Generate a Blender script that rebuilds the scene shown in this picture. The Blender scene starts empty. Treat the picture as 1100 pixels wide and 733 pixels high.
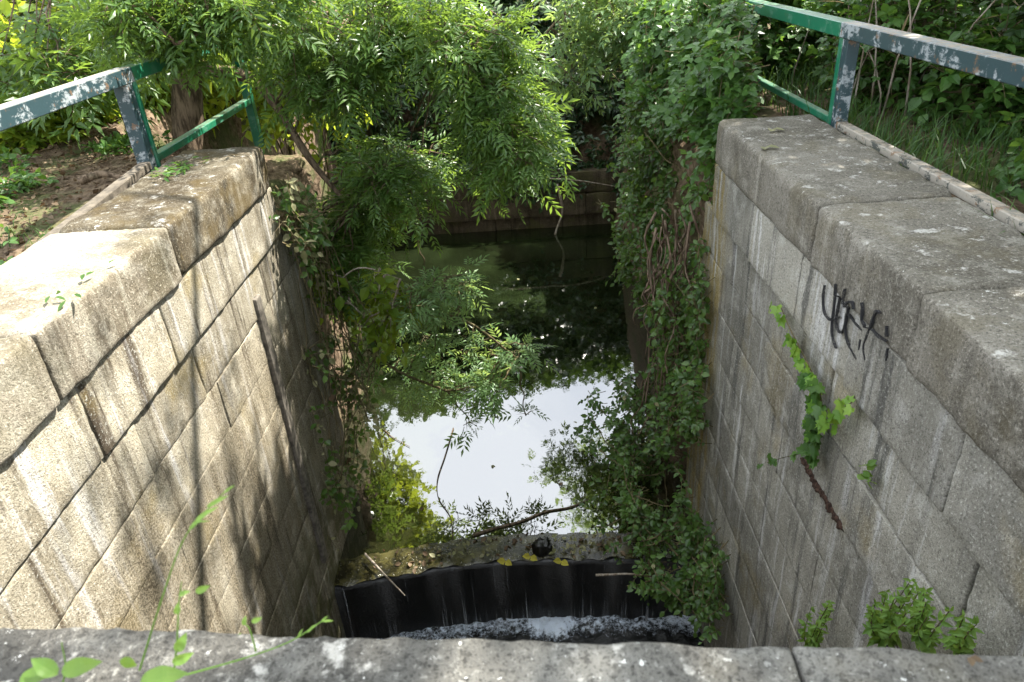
import bpy, math, random
import numpy as np
from mathutils import Matrix, Vector

random.seed(7)
rng = np.random.default_rng(7)
SC = bpy.context.scene
COL = SC.collection

# ------------------------------------------------------------------ camera frame
W0, H0, FPX = 1100.0, 733.0, 765.83
CX = np.array([0.99795233, -0.05932272, -0.0239158])      # world x, y, z axes in camera (right, down, forward)
CY = np.array([-0.00798529, -0.48653211, 0.8736262])
CZ = np.array([-0.06346169, -0.87164633, -0.48600956])
EYE = np.array([0.0, 0.0, 1.5])
WATER = -4.95
LOWER = -6.02

def ray(px, py):
    r = np.array([px - 550.0, py - 366.5, FPX])
    return np.array([r @ CX, r @ CY, r @ CZ])
def at(px, py, Y):
    r = ray(px, py); return EYE + r * (Y / r[1])
def on_x(px, py, x):
    r = ray(px, py); return EYE + r * (x / r[0])
def on_z(px, py, z):
    r = ray(px, py); return EYE + r * ((z - EYE[2]) / r[2])

# ------------------------------------------------------------------ numeric noise
def _hash(ix, iy, iz, s):
    h = (ix * 374761393 + iy * 668265263 + iz * 2147483647 + s * 974711) & 0xffffffff
    h = ((h ^ (h >> 13)) * 1274126177) & 0xffffffff
    h = h ^ (h >> 16)
    return (h & 0xffff) / 65535.0 * 2 - 1
def vnoise(p, s=0):
    p = np.asarray(p, float)
    i = np.floor(p).astype(np.int64); f = p - i; f = f * f * (3 - 2 * f)
    r = 0
    for dx in (0, 1):
        for dy in (0, 1):
            for dz in (0, 1):
                w = (f[:, 0] if dx else 1 - f[:, 0]) * (f[:, 1] if dy else 1 - f[:, 1]) * (f[:, 2] if dz else 1 - f[:, 2])
                r = r + w * _hash(i[:, 0] + dx, i[:, 1] + dy, i[:, 2] + dz, s)
    return r
def fbm(p, o=3, s=0):
    p = np.asarray(p, float); r = 0; a = 1.0; t = 0
    for k in range(o):
        r = r + a * vnoise(p * (2 ** k) + 17.3 * k, s + k); t += a; a *= .5
    return r / t

# ------------------------------------------------------------------ mesh builder
ORG = {}
class MB:
    def __init__(self):
        self.v = []; self.q = []; self.t = []; self.n = 0
    def add(self, v, quads=None, tris=None):
        v = np.asarray(v, float).reshape(-1, 3)
        if quads is not None and len(quads): self.q.append(np.asarray(quads, np.int64).reshape(-1, 4) + self.n)
        if tris is not None and len(tris): self.t.append(np.asarray(tris, np.int64).reshape(-1, 3) + self.n)
        self.v.append(v); self.n += len(v)
    def build(self, name, mat, parent=None, smooth=False, origin=None):
        v = np.concatenate(self.v)
        org = np.array(origin if origin is not None else (ORG[parent.name] if parent is not None else (0, 0, 0)), float)
        me = bpy.data.meshes.new(name)
        q = np.concatenate(self.q) if self.q else np.zeros((0, 4), np.int64)
        t = np.concatenate(self.t) if self.t else np.zeros((0, 3), np.int64)
        me.vertices.add(len(v)); me.vertices.foreach_set('co', (v - org).astype(np.float32).ravel())
        li = np.concatenate([q.ravel(), t.ravel()]).astype(np.int32)
        me.loops.add(len(li)); me.loops.foreach_set('vertex_index', li)
        tot = np.concatenate([np.full(len(q), 4), np.full(len(t), 3)]).astype(np.int32)
        st = np.concatenate([[0], np.cumsum(tot)[:-1]]).astype(np.int32)
        me.polygons.add(len(tot)); me.polygons.foreach_set('loop_start', st); me.polygons.foreach_set('loop_total', tot)
        me.polygons.foreach_set('use_smooth', np.full(len(tot), smooth))
        me.update(calc_edges=True); me.validate()
        mats = mat if isinstance(mat, (list, tuple)) else [mat]
        for m in mats: me.materials.append(m)
        o = bpy.data.objects.new(name, me); COL.objects.link(o)
        if parent is not None:
            o.parent = parent; ORG[o.name] = org
        elif origin is not None:
            o.location = org; ORG[o.name] = org
        return o
    # a box-like block with rounded worn edges; lo/hi corners
    def rbox(self, lo, hi, res=.05, r=.02, amp=.004, fr=9.0, seed=0, warp=.0):
        lo = np.array(lo, float); hi = np.array(hi, float); d = hi - lo
        n = np.maximum(1, np.round(d / res).astype(int))
        for ax in range(3):
            a, b = [(1, 2), (2, 0), (0, 1)][ax]
            def lin(k):
                rr = min(r * .8, d[k] * .3)
                m = np.linspace(0, 1, n[k] + 1) * (d[k] - 2 * rr) + rr
                return np.concatenate([[0, rr * .35], m, [d[k] - rr * .35, d[k]]])
            ua, ub = lin(a), lin(b)
            A, B = np.meshgrid(ua, ub, indexing='ij'); na, nb = A.shape
            idx = np.arange(na * nb).reshape(na, nb)
            qd = np.stack([idx[:-1, :-1], idx[1:, :-1], idx[1:, 1:], idx[:-1, 1:]], -1).reshape(-1, 4)
            for s in (0, 1):
                p = np.zeros((na * nb, 3)); p[:, a] = A.ravel(); p[:, b] = B.ravel(); p[:, ax] = d[ax] * s
                p += lo
                rad = r * (1 + .6 * vnoise(p * 6 + seed, 3))[:, None]
                rad = np.minimum(rad, d.min() * .45)
                c = np.clip(p, lo + rad, hi - rad)
                dv = p - c; L = np.linalg.norm(dv, axis=1, keepdims=True); L[L < 1e-6] = 1
                nr = dv / L
                p2 = c + nr * rad
                nn = amp * (fbm(p2 * fr + seed * 1.7, 3, 5)) + amp * .6 * vnoise(p2 * fr * 4 + seed, 9)
                p2 = p2 + nr * nn[:, None]
                if warp: p2 = p2 + warp * np.stack([vnoise(p2 * 1.3 + seed, 21), vnoise(p2 * 1.3 + seed, 22), vnoise(p2 * 1.3 + seed, 23)], 1)
                self.add(p2, qd if s else qd[:, ::-1])
    def bar(self, a, b, w, h, up=(0, 0, 1), bev=.006):
        a = np.array(a, float); b = np.array(b, float); d = (b - a) / np.linalg.norm(b - a)
        s = np.cross(d, up); s /= np.linalg.norm(s); u = np.cross(s, d)
        hw, hh = w / 2, h / 2
        prof = [(-hw + bev, -hh), (hw - bev, -hh), (hw, -hh + bev), (hw, hh - bev), (hw - bev, hh), (-hw + bev, hh), (-hw, hh - bev), (-hw, -hh + bev)]
        L = np.linalg.norm(b - a); ns = max(1, int(L / .25))
        rings = []
        for k in range(ns + 1):
            c = a + (b - a) * k / ns
            rings += [c + s * x + u * y for x, y in prof]
        qd = [[k * 8 + i, k * 8 + (i + 1) % 8, (k + 1) * 8 + (i + 1) % 8, (k + 1) * 8 + i] for k in range(ns) for i in range(8)]
        e = ns * 8
        qd += [[3, 2, 1, 0], [7, 4, 3, 0], [7, 6, 5, 4], [e, e + 1, e + 2, e + 3], [e, e + 3, e + 4, e + 7], [e + 4, e + 5, e + 6, e + 7]]
        self.add(rings, qd)
    def tube(self, pts, rad, sides=6, wob=0):
        pts = np.asarray(pts, float); n = len(pts)
        rad = np.full(n, rad) if np.isscalar(rad) else np.asarray(rad, float)
        T = np.gradient(pts, axis=0); T /= np.linalg.norm(T, axis=1, keepdims=True) + 1e-9
        ref = np.array([0.31, .17, .94]) if abs(T[0, 2]) < .85 else np.array([.94, .3, .1])
        S = np.cross(T, ref); S /= np.linalg.norm(S, axis=1, keepdims=True); U = np.cross(S, T)
        an = np.arange(sides) / sides * 2 * np.pi
        v = pts[:, None] + rad[:, None, None] * (np.cos(an)[None, :, None] * S[:, None] + np.sin(an)[None, :, None] * U[:, None])
        if wob: v = v + wob * rad[:, None, None] * vnoise(v.reshape(-1, 3) * 5, 4).reshape(n, sides, 1) * (v - pts[:, None]) / rad[:, None, None]
        k = np.arange(n - 1)[:, None]; i = np.arange(sides)[None]; j = (i + 1) % sides
        qd = np.stack([k * sides + i, k * sides + j, (k + 1) * sides + j, (k + 1) * sides + i], -1).reshape(-1, 4)
        tr = [[0, m + 1, m] for m in range(1, sides - 1)] + [[(n - 1) * sides, (n - 1) * sides + m, (n - 1) * sides + m + 1] for m in range(1, sides - 1)]
        self.add(v.reshape(-1, 3), qd, tr)

def spline(pts, n=12):
    pts = np.asarray(pts, float); m = len(pts)
    P = np.vstack([2 * pts[0] - pts[1], pts, 2 * pts[-1] - pts[-2]]); out = []
    for i in range(m - 1):
        p0, p1, p2, p3 = P[i:i + 4]
        for t in np.linspace(0, 1, n, endpoint=False):
            out.append(.5 * (2 * p1 + (p2 - p0) * t + (2 * p0 - 5 * p1 + 4 * p2 - p3) * t * t + (3 * p1 - p0 - 3 * p2 + p3) * t ** 3))
    out.append(pts[-1]); return np.array(out)

def tag(o, label=None, cat=None, group=None, kind=None):
    if label: o['label'] = label
    if cat: o['category'] = cat
    if group: o['group'] = group
    if kind: o['kind'] = kind
    return o
def thing(name, label, cat, loc, group=None):
    o = bpy.data.objects.new(name, None); COL.objects.link(o)
    o.location = loc; o.empty_display_size = .2
    ORG[o.name] = np.array(loc, float)
    return tag(o, label, cat, group)

# ------------------------------------------------------------------ materials
class NT:
    def __init__(self, name):
        self.m = bpy.data.materials.new(name); self.m.use_nodes = True
        self.t = self.m.node_tree; self.t.nodes.clear()
        self.out = self.t.nodes.new('ShaderNodeOutputMaterial')
    def n(self, typ, **kw):
        nd = self.t.nodes.new('ShaderNode' + typ)
        for k, v in kw.items(): setattr(nd, k, v)
        return nd
    def l(self, a, b): self.t.links.new(a, b)
    def val(self, sock, v):
        if isinstance(v, bpy.types.NodeSocket): self.l(v, sock)
        else: sock.default_value = v
    def pos(self):
        if not hasattr(self, '_p'): self._g = self.n('NewGeometry'); self._p = self._g.outputs['Position']
        return self._p
    def norz(self):
        self.pos(); s = self.n('SeparateXYZ'); self.l(self._g.outputs['Normal'], s.inputs[0]); return s.outputs[2]
    def xyz(self):
        s = self.n('SeparateXYZ'); self.l(self.pos(), s.inputs[0]); return s.outputs
    def noise(self, scale, detail=4, rough=.55, vec=None, sc3=None, w=0, dist=0):
        v = vec or self.pos()
        mp = self.n('Mapping'); self.l(v, mp.inputs[0]); mp.inputs['Location'].default_value = (w * 3.1, w * 1.7, w)
        if sc3: mp.inputs['Scale'].default_value = sc3
        nd = self.n('TexNoise'); self.l(mp.outputs[0], nd.inputs['Vector'])
        nd.inputs['Scale'].default_value = scale; nd.inputs['Detail'].default_value = detail; nd.inputs['Roughness'].default_value = rough
        nd.inputs['Distortion'].default_value = dist
        return nd.outputs['Fac']
    def voro(self, scale, feature='F1', rnd=1):
        nd = self.n('TexVoronoi', feature=feature); self.l(self.pos(), nd.inputs['Vector']); nd.inputs['Scale'].default_value = scale
        return nd.outputs['Distance']
    def step(self, v, a, b, lo=0, hi=1):
        nd = self.n('MapRange', interpolation_type='SMOOTHSTEP'); self.val(nd.inputs[0], v)
        for i, x in enumerate((a, b, lo, hi)): nd.inputs[i + 1].default_value = x
        return nd.outputs[0]
    def math(self, op, a, b=0, clamp=False):
        nd = self.n('Math', operation=op, use_clamp=clamp); self.val(nd.inputs[0], a); self.val(nd.inputs[1], b); return nd.outputs[0]
    def mix(self, f, a, b, blend='MIX'):
        nd = self.n('Mix', data_type='RGBA', blend_type=blend)
        self.val(nd.inputs[0], f)
        for s, c in ((nd.inputs[6], a), (nd.inputs[7], b)):
            if isinstance(c, bpy.types.NodeSocket): self.l(c, s)
            else: s.default_value = (*c, 1)
        return nd.outputs[2]
    def bump(self, h, strength=.5, dist=.01, nrm=None):
        nd = self.n('Bump'); self.val(nd.inputs['Height'], h); nd.inputs['Strength'].default_value = strength; nd.inputs['Distance'].default_value = dist
        if nrm is not None: self.l(nrm, nd.inputs['Normal'])
        return nd.outputs[0]
    def principled(self, col, rough=.8, spec=.3, normal=None, **kw):
        p = self.n('BsdfPrincipled'); 
        if isinstance(col, bpy.types.NodeSocket): self.l(col, p.inputs['Base Color'])
        else: p.inputs['Base Color'].default_value = (*col, 1)
        self.val(p.inputs['Roughness'], rough); p.inputs['Specular IOR Level'].default_value = spec
        if normal is not None: self.l(normal, p.inputs['Normal'])
        for k, v in kw.items(): self.val(p.inputs[k], v)
        return p.outputs[0]
    def done(self, sh): self.l(sh, self.out.inputs['Surface']); return self.m

def stone_mat(name, base, dark, light, streak=.6, lichen=.3, moss=0, ochre=0, grain=1.0, toplight=None, mosscol=(.07, .075, .02), streakcol=None, ochre_y=None, wash=0.35, lsc=21, damp=None):
    k = NT(name)
    big = k.noise(1.1, 5, .6, w=1); mid = k.noise(5.5, 5, .65, w=2); fine = k.noise(62, 3, .7, w=3)
    grainv = k.noise(190, 2, .6, w=6)
    c = k.mix(k.step(big, .34, .66), dark, base)
    c = k.mix(k.step(mid, .48, .72, 0, .75), c, light)
    # vertical water stains
    s1 = k.noise(1.0, 5, .65, sc3=(5, 5, .45), w=4); s2 = k.noise(1.0, 4, .6, sc3=(16, 16, .9), w=5)
    sm = k.math('MULTIPLY', k.step(s1, .47, .64), k.step(s2, .38, .6))
    nz = k.norz()
    vert = k.step(nz, .35, .75, 1, 0)
    c = k.mix(k.math('MULTIPLY', k.math('MULTIPLY', sm, streak), vert), c, streakcol or tuple(x * .33 for x in dark))
    s3 = k.noise(1.0, 4, .6, sc3=(9, 9, .6), w=9)
    c = k.mix(k.math('MULTIPLY', k.step(s3, .54, .74), k.math('MULTIPLY', vert, wash)), c, tuple(min(.62, x * 1.7) for x in light))
    if ochre:
        o = k.step(k.noise(1.6, 4, .6, w=7), .56, .72, 0, ochre)
        if ochre_y: 
            y = k.xyz()[1]; o = k.math('MAXIMUM', k.math('MULTIPLY', k.step(y, ochre_y - .25, ochre_y, 0, 1), k.step(k.noise(3, 4, .6, sc3=(4, 4, .6), w=17), .4, .6, .1, .85)), o)
        c = k.mix(o, c, (.27, .2, .055))
    # granular grains
    c = k.mix(k.step(fine, .45, .36, 0, .6 * grain), c, tuple(x * .35 for x in dark))
    c = k.mix(k.step(fine, .56, .68, 0, .55 * grain), c, tuple(min(.6, x * 1.35) for x in light))
    c = k.mix(k.step(grainv, .47, .34, 0, .55 * grain), c, tuple(x * .3 for x in dark))
    if moss:
        m = k.math('MULTIPLY', k.step(k.noise(2.3, 5, .65, w=8), .5, .62), moss)
        c = k.mix(m, c, mosscol)
    if lichen:
        v = k.voro(lsc); w = k.noise(2.6, 4, .6, w=11)
        e = k.math('ADD', v, k.math('MULTIPLY', k.noise(lsc * 1.6, 5, .75, w=12), .62))
        spots = k.math('MULTIPLY', k.step(k.math('ADD', k.noise(lsc * 1.1, 6, .72, w=14), k.math('MULTIPLY', v, -.12)), .57, .6), k.step(w, .5, .62))
        top = k.step(nz, .3, .8, .12, 1)
        c = k.mix(k.math('MULTIPLY', k.math('MULTIPLY', spots, top), lichen), c, (.62, .62, .58))
        pat = k.math('MULTIPLY', k.step(k.noise(7, 6, .72, w=13), .57, .66), top)
        c = k.mix(k.math('MULTIPLY', pat, lichen * .7), c, (.5, .49, .45))
    if toplight:
        c = k.mix(k.step(nz, .5, .9, 0, toplight[1]), c, toplight[0])
    g_ = k.n('NewGeometry'); ri = k.step(g_.outputs['Random Per Island'], 0, 1, .8, 1.12)
    tone = k.n('HueSaturation'); k.l(c, tone.inputs['Color']); k.l(ri, tone.inputs['Value']); c = tone.outputs[0]
    if damp:
        zz = k.math('ADD', k.xyz()[2], k.math('MULTIPLY', k.noise(1.2, 4, .6, w=19), 1.4))
        dm = k.math('MULTIPLY', k.step(zz, damp, damp - 1.2), k.step(k.noise(1, 5, .65, sc3=(4, 4, .35), w=20), .36, .6, .35, 1))
        c = k.mix(k.math('MULTIPLY', dm, .72), c, k.mix(k.step(fine, .4, .6), (.06, .048, .03), (.22, .185, .125)))
        c = k.mix(k.math('MULTIPLY', k.step(k.xyz()[2], -3.2, -4.6), k.step(k.noise(4, 4, .6, w=21), .4, .6, 0, .7)), c, (.06, .065, .018))
    hgt = k.math('ADD', k.math('MULTIPLY', fine, .6), k.math('ADD', k.math('MULTIPLY', grainv, .35), k.math('MULTIPLY', mid, .7)))
    b = k.bump(hgt, .75, .02)
    return k.done(k.principled(c, .92, .15, b))

def leaf_mat(name, c0, c1, trans=.45, rough=.45, tcol=None, spec=.35):
    k = NT(name); g = k.n('NewGeometry'); r = g.outputs['Random Per Island']
    c = k.mix(r, c0, c1)
    c = k.mix(k.step(k.noise(2.5, 2, .5, w=2), .35, .65, 0, .55), c, tuple(x * .62 for x in c0))
    p = k.principled(c, rough, spec)
    t = k.n('BsdfTranslucent')
    tc = k.mix(.75, c, tcol or tuple(min(1, x * y) for x, y in zip(c1, (1.75, 1.45, .7))))
    k.l(tc, t.inputs[0])
    mx = k.n('MixShader'); mx.inputs[0].default_value = trans; k.l(p, mx.inputs[1]); k.l(t.outputs[0], mx.inputs[2])
    return k.done(mx.outputs[0])

def bark_mat(name, c0, c1):
    k = NT(name); n = k.noise(1, 5, .65, sc3=(22, 22, 4), w=1); m = k.noise(3, 4, .6, w=2)
    c = k.mix(k.step(n, .38, .62), c0, c1); c = k.mix(k.step(m, .55, .7, 0, .5), c, (.08, .085, .05))
    return k.done(k.principled(c, .9, .15, k.bump(n, .8, .03)))

def plain(name, col, rough=.7, var=.35, scale=8, bump=.2, spec=.3):
    k = NT(name); n = k.noise(scale, 5, .6, w=1)
    c = k.mix(k.step(n, .3, .7), tuple(x * (1 - var) for x in col), tuple(min(1, x * (1 + var)) for x in col))
    return k.done(k.principled(c, rough, spec, k.bump(k.noise(scale * 6, 3, .6, w=2), bump, .01)))

def paint_mat(name, paint, under, rust, peel=.5, topw=.6, rough=.4):
    k = NT(name)
    a = k.noise(1, 8, .8, sc3=(13, 9, 24), w=1); b = k.noise(4.5, 6, .7, w=2); f = k.noise(60, 3, .6, w=3)
    nz = k.norz()
    c = k.mix(k.step(f, .4, .65, 0, .25), paint, tuple(x * 1.35 for x in paint))
    zone = k.math('MULTIPLY', k.step(b, .5, .56), k.step(a, .46, .5))
    zone = k.math('MULTIPLY', zone, peel, clamp=True)
    c = k.mix(zone, c, under)
    c = k.mix(k.math('MULTIPLY', k.step(k.noise(9, 5, .7, w=5), .58, .64), min(1, peel)), c, rust)
    top = k.math('MULTIPLY', k.step(nz, .6, .9), k.step(k.noise(14, 4, .65, w=6), .3, .5, topw * .55, topw))
    c = k.mix(top, c, k.mix(k.step(k.noise(20, 4, .7, w=7), .4, .6), tuple(x * .8 for x in under), (.36, .28, .2)))
    h = k.math('ADD', k.math('MULTIPLY', zone, -1), k.math('MULTIPLY', f, .15))
    return k.done(k.principled(c, k.math('ADD', k.math('MULTIPLY', zone, .3), rough), .4, k.bump(h, .35, .004)))

M = {}
M['wall_left'] = stone_mat('tan_granite', (.385, .35, .27), (.235, .205, .15), (.52, .485, .4), streak=1.0, lichen=.1, ochre=.5, grain=1.0, streakcol=(.065, .05, .035), wash=.7, damp=-.1)  # warm tan stone of the left wall
M['cope_left'] = stone_mat('tan_coping', (.26, .235, .185), (.12, .1, .07), (.38, .355, .29), streak=.6, lichen=.55, grain=1.0, moss=.12, streakcol=(.08, .06, .04))  # tan coping stone with lichen and a little moss
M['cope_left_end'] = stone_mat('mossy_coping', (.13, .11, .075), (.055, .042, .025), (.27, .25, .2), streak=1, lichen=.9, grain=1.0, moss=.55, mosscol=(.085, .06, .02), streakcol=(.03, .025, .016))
M['wall_right'] = stone_mat('grey_granite', (.325, .31, .265), (.2, .192, .165), (.45, .44, .4), streak=.8, lichen=.08, ochre=.3, grain=1.0, ochre_y=6.35, streakcol=(.06, .06, .058), wash=.8)  # neutral grey stone of the right wall
M['cope_right'] = stone_mat('grey_brown_coping', (.195, .18, .15), (.11, .1, .08), (.3, .285, .245), streak=.5, lichen=1.0, grain=1.1, moss=.3, mosscol=(.12, .1, .055), streakcol=(.06, .055, .045))  # grey-brown coping stone, lichened on top
M['parapet'] = stone_mat('lichen_parapet', (.135, .13, .115), (.07, .067, .06), (.21, .205, .185), streak=.3, lichen=1.0, grain=1.0, moss=.15, mosscol=(.2, .17, .09), lsc=38)
M['mortar'] = plain('pale_mortar', (.3, .285, .25), .95, .4, 12, .5)
M['far_wall'] = stone_mat('shade_toned_canal_stone', (.085, .068, .045), (.04, .032, .02), (.13, .105, .075), streak=.8, lichen=.05, moss=.4, streakcol=(.02, .016, .01))  # base darkened to carry the shade on the far quay
M['weir'] = plain('wet_black_stone', (.005, .005, .0045), .3, .5, 6, .6, .4)
M['green_paint'] = paint_mat('green_paint', (.012, .125, .066), (.2, .32, .26), (.12, .1, .06), .22, .35, .3)
M['slate_paint'] = paint_mat('slate_paint', (.022, .045, .052), (.3, .33, .34), (.15, .09, .05), .8, .8, .45)
M['pale_paint'] = paint_mat('pale_peeling_paint', (.3, .275, .23), (.07, .075, .065), (.2, .115, .06), 1.2, .5, .6)
M['rail_wood'] = plain('weathered_rail', (.1, .085, .065), .9, .4, 14, .6)
M['rust'] = plain('rusty_iron', (.06, .034, .024), .95, .7, 45, 1.0)
M['dark_iron'] = plain('dark_timber', (.13, .115, .095), .85, .45, 18, .6)
def spray_mat():
    k = NT('black_spray'); g = k.step(k.math('ADD', k.noise(170, 3, .7, w=1), k.math('MULTIPLY', k.noise(9, 3, .6, w=2), .45)), .56, .74, 0, .95)
    t = k.n('BsdfTransparent'); p = k.principled((.03, .03, .032), .7, .2); mx = k.n('MixShader'); k.l(g, mx.inputs[0]); k.l(t.outputs[0], mx.inputs[1]); k.l(p, mx.inputs[2])
    return k.done(mx.outputs[0])
M['black_spray'] = spray_mat()
M['bark'] = bark_mat('ash_bark', (.05, .035, .022), (.17, .125, .085))
M['bark_pale'] = bark_mat('dead_wood', (.16, .125, .09), (.34, .3, .25))
M['twig'] = bark_mat('green_twig', (.06, .055, .025), (.14, .11, .06))
M['root'] = bark_mat('hanging_root', (.07, .045, .03), (.22, .165, .12))
M['ash'] = leaf_mat('ash_leaf', (.05, .12, .03), (.135, .235, .055), .52, .35, spec=.45)
M['ash_bright'] = leaf_mat('ash_leaf_blue', (.085, .175, .065), (.19, .3, .13), .5, .33)  # leaf paled in place of light missing on the low bough
M['shrub'] = leaf_mat('elder_leaf', (.09, .19, .02), (.25, .34, .05), .58, .45)
M['ivy'] = leaf_mat('ivy_leaf', (.032, .085, .016), (.105, .19, .04), .38, .35, spec=.4)
M['ivy_shade'] = leaf_mat('shade_toned_ivy_leaf', (.014, .036, .01), (.032, .065, .02), .2, .35)  # darker copy of the ivy leaf, canopy shade put into the colour
M['bramble'] = leaf_mat('bramble_leaf', (.035, .1, .018), (.1, .2, .045), .42, .42)
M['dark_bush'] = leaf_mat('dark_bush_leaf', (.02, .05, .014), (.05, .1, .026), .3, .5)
M['lime'] = leaf_mat('young_ivy_leaf', (.1, .24, .03), (.24, .38, .06), .4, .4)
M['nettle'] = leaf_mat('fresh_weed_leaf', (.09, .2, .035), (.2, .33, .07), .45, .5)
M['grass'] = leaf_mat('grass_blade', (.025, .075, .016), (.075, .15, .035), .35, .5)
M['straw'] = leaf_mat('straw_blade', (.2, .15, .08), (.38, .31, .19), .25, .7, tcol=(.4, .3, .15))
M['litter'] = leaf_mat('dead_leaf', (.06, .038, .02), (.22, .16, .095), .15, .8, tcol=(.3, .16, .07))
M['pale_leaf'] = leaf_mat('dry_pale_leaf', (.16, .17, .07), (.36, .34, .2), .3, .6, tcol=(.4, .36, .15))
M['yellow'] = leaf_mat('yellow_leaf', (.42, .38, .05), (.55, .5, .1), .3, .5)

def ground_mat():
    k = NT('bank_soil'); a = k.noise(.9, 5, .6, w=1); b = k.noise(11, 5, .7, w=2); f = k.noise(50, 3, .6, w=3)
    c = k.mix(k.step(b, .35, .65), (.06, .04, .025), (.17, .125, .085))
    c = k.mix(k.step(a, .5, .62, 0, .7), c, (.05, .075, .022))
    return k.done(k.principled(c, .95, .1, k.bump(k.math('ADD', b, k.math('MULTIPLY', f, .4)), .8, .04)))
M['ground'] = ground_mat()

def water_mat(name, body, fac0=.05, ripple=.06, olive=False):
    k = NT(name)
    n = k.noise(1, 3, .5, sc3=(3.2, 1.6, 1), w=1); n2 = k.noise(1, 2, .5, sc3=(11, 8, 1), w=2)
    b = k.bump(k.math('ADD', n, k.math('MULTIPLY', n2, .25)), ripple, .02)
    y = k.xyz()[1]
    bed = k.noise(.7, 5, .65, w=3)
    c = k.mix(k.step(bed, .42, .66), body, tuple(x * 2.1 for x in body))
    c = k.mix(k.step(y, 11, 6.8, 0, .8), c, (.016, .017, .006))
    d = k.n('BsdfDiffuse'); k.l(c, d.inputs[0])
    gl = k.n('BsdfGlossy'); gl.inputs['Roughness'].default_value = .02; k.l(b, gl.inputs['Normal'])
    lw = k.n('LayerWeight'); lw.inputs['Blend'].default_value = .5; k.l(b, lw.inputs['Normal'])
    f = k.step(lw.outputs['Facing'], .2, 1.0, fac0, 1)
    f = k.math('ADD', k.math('MULTIPLY', k.math('POWER', lw.outputs['Facing'], 5), .25), fac0, clamp=True)
    mx = k.n('MixShader'); k.l(f, mx.inputs[0]); k.l(d.outputs[0], mx.inputs[1]); k.l(gl.outputs[0], mx.inputs[2])
    return k.done(mx.outputs[0])
M['pool'] = water_mat('still_green_water', (.0055, .0085, .003), .29, .09)

# ------------------------------------------------------------------ terrain
def sstep(x, a, b):
    t = np.clip((x - a) / (b - a), 0, 1); return t * t * (3 - 2 * t)
xs = np.unique(np.round(np.concatenate([np.linspace(-9, 8, 120), np.linspace(-40, -9, 22), np.linspace(8, 40, 22), [-300, -150, -80, 80, 150, 300], [-2.78, -2.70, 2.12, 2.20]]), 3))
ys = np.unique(np.round(np.concatenate([np.linspace(-4, 22, 150), np.linspace(-30, -4, 14), np.linspace(22, 60, 22), [-300, -120, -60, 100, 180, 300]]), 3))
GX, GY = np.meshgrid(xs, ys, indexing='ij')
def xl_edge(y): return -2.74 - 1.3 * sstep(y, 6.8, 8.6)
def xr_edge(y): return 2.16 + .25 * sstep(y, 7.2, 12)
def ground_z(x, y):
    p = np.stack([x, y, np.zeros_like(x)], -1).reshape(-1, 3)
    nz = (fbm(p * .5, 3, 31) * .18 + fbm(p * 2.2, 3, 33) * .05).reshape(x.shape)
    top = -.22 + nz * .6 + .012 * np.clip(y, 0, 40)
    top = top - .02 * np.clip(np.abs(x), 0, 30)
    near = sstep(y, 7.2, 8.2)
    L = xl_edge(y); R = xr_edge(y)
    wl = .05 + .9 * near; wr = .05 + .65 * near
    inside = sstep(x, L - wl, L + .03 * (1 - near) + .05 * near) * (1 - sstep(x, R - .03 * (1 - near) - .3 * near, R + wr))
    inside = np.where(y > 17.75, inside * 0, inside)
    bed = np.where(y > 6.3, -6.0, -7.2) + nz * .5
    z = top * (1 - inside) + bed * inside
    # far bank: falls from meadow to the quay
    fb = sstep(y, 17.7, 20.5) * 3.6 - 3.7
    w = np.exp(-(np.clip(np.abs(x + .5) - 5, 0, 50) / 3) ** 2) * (y > 17.75)
    z = np.where(y > 17.75, (fb + nz) * w + top * (1 - w), z)
    return z
GZ = ground_z(GX, GY)
idx = np.arange(GX.size).reshape(GX.shape)
mb = MB(); mb.add(np.stack([GX, GY, GZ], -1).reshape(-1, 3), np.stack([idx[:-1, :-1], idx[1:, :-1], idx[1:, 1:], idx[:-1, 1:]], -1).reshape(-1, 4))
tag(mb.build('ground', M['ground'], smooth=True), kind='structure')
def gz(x, y): return float(ground_z(np.array([[x]], float), np.array([[y]], float))[0, 0])

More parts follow.
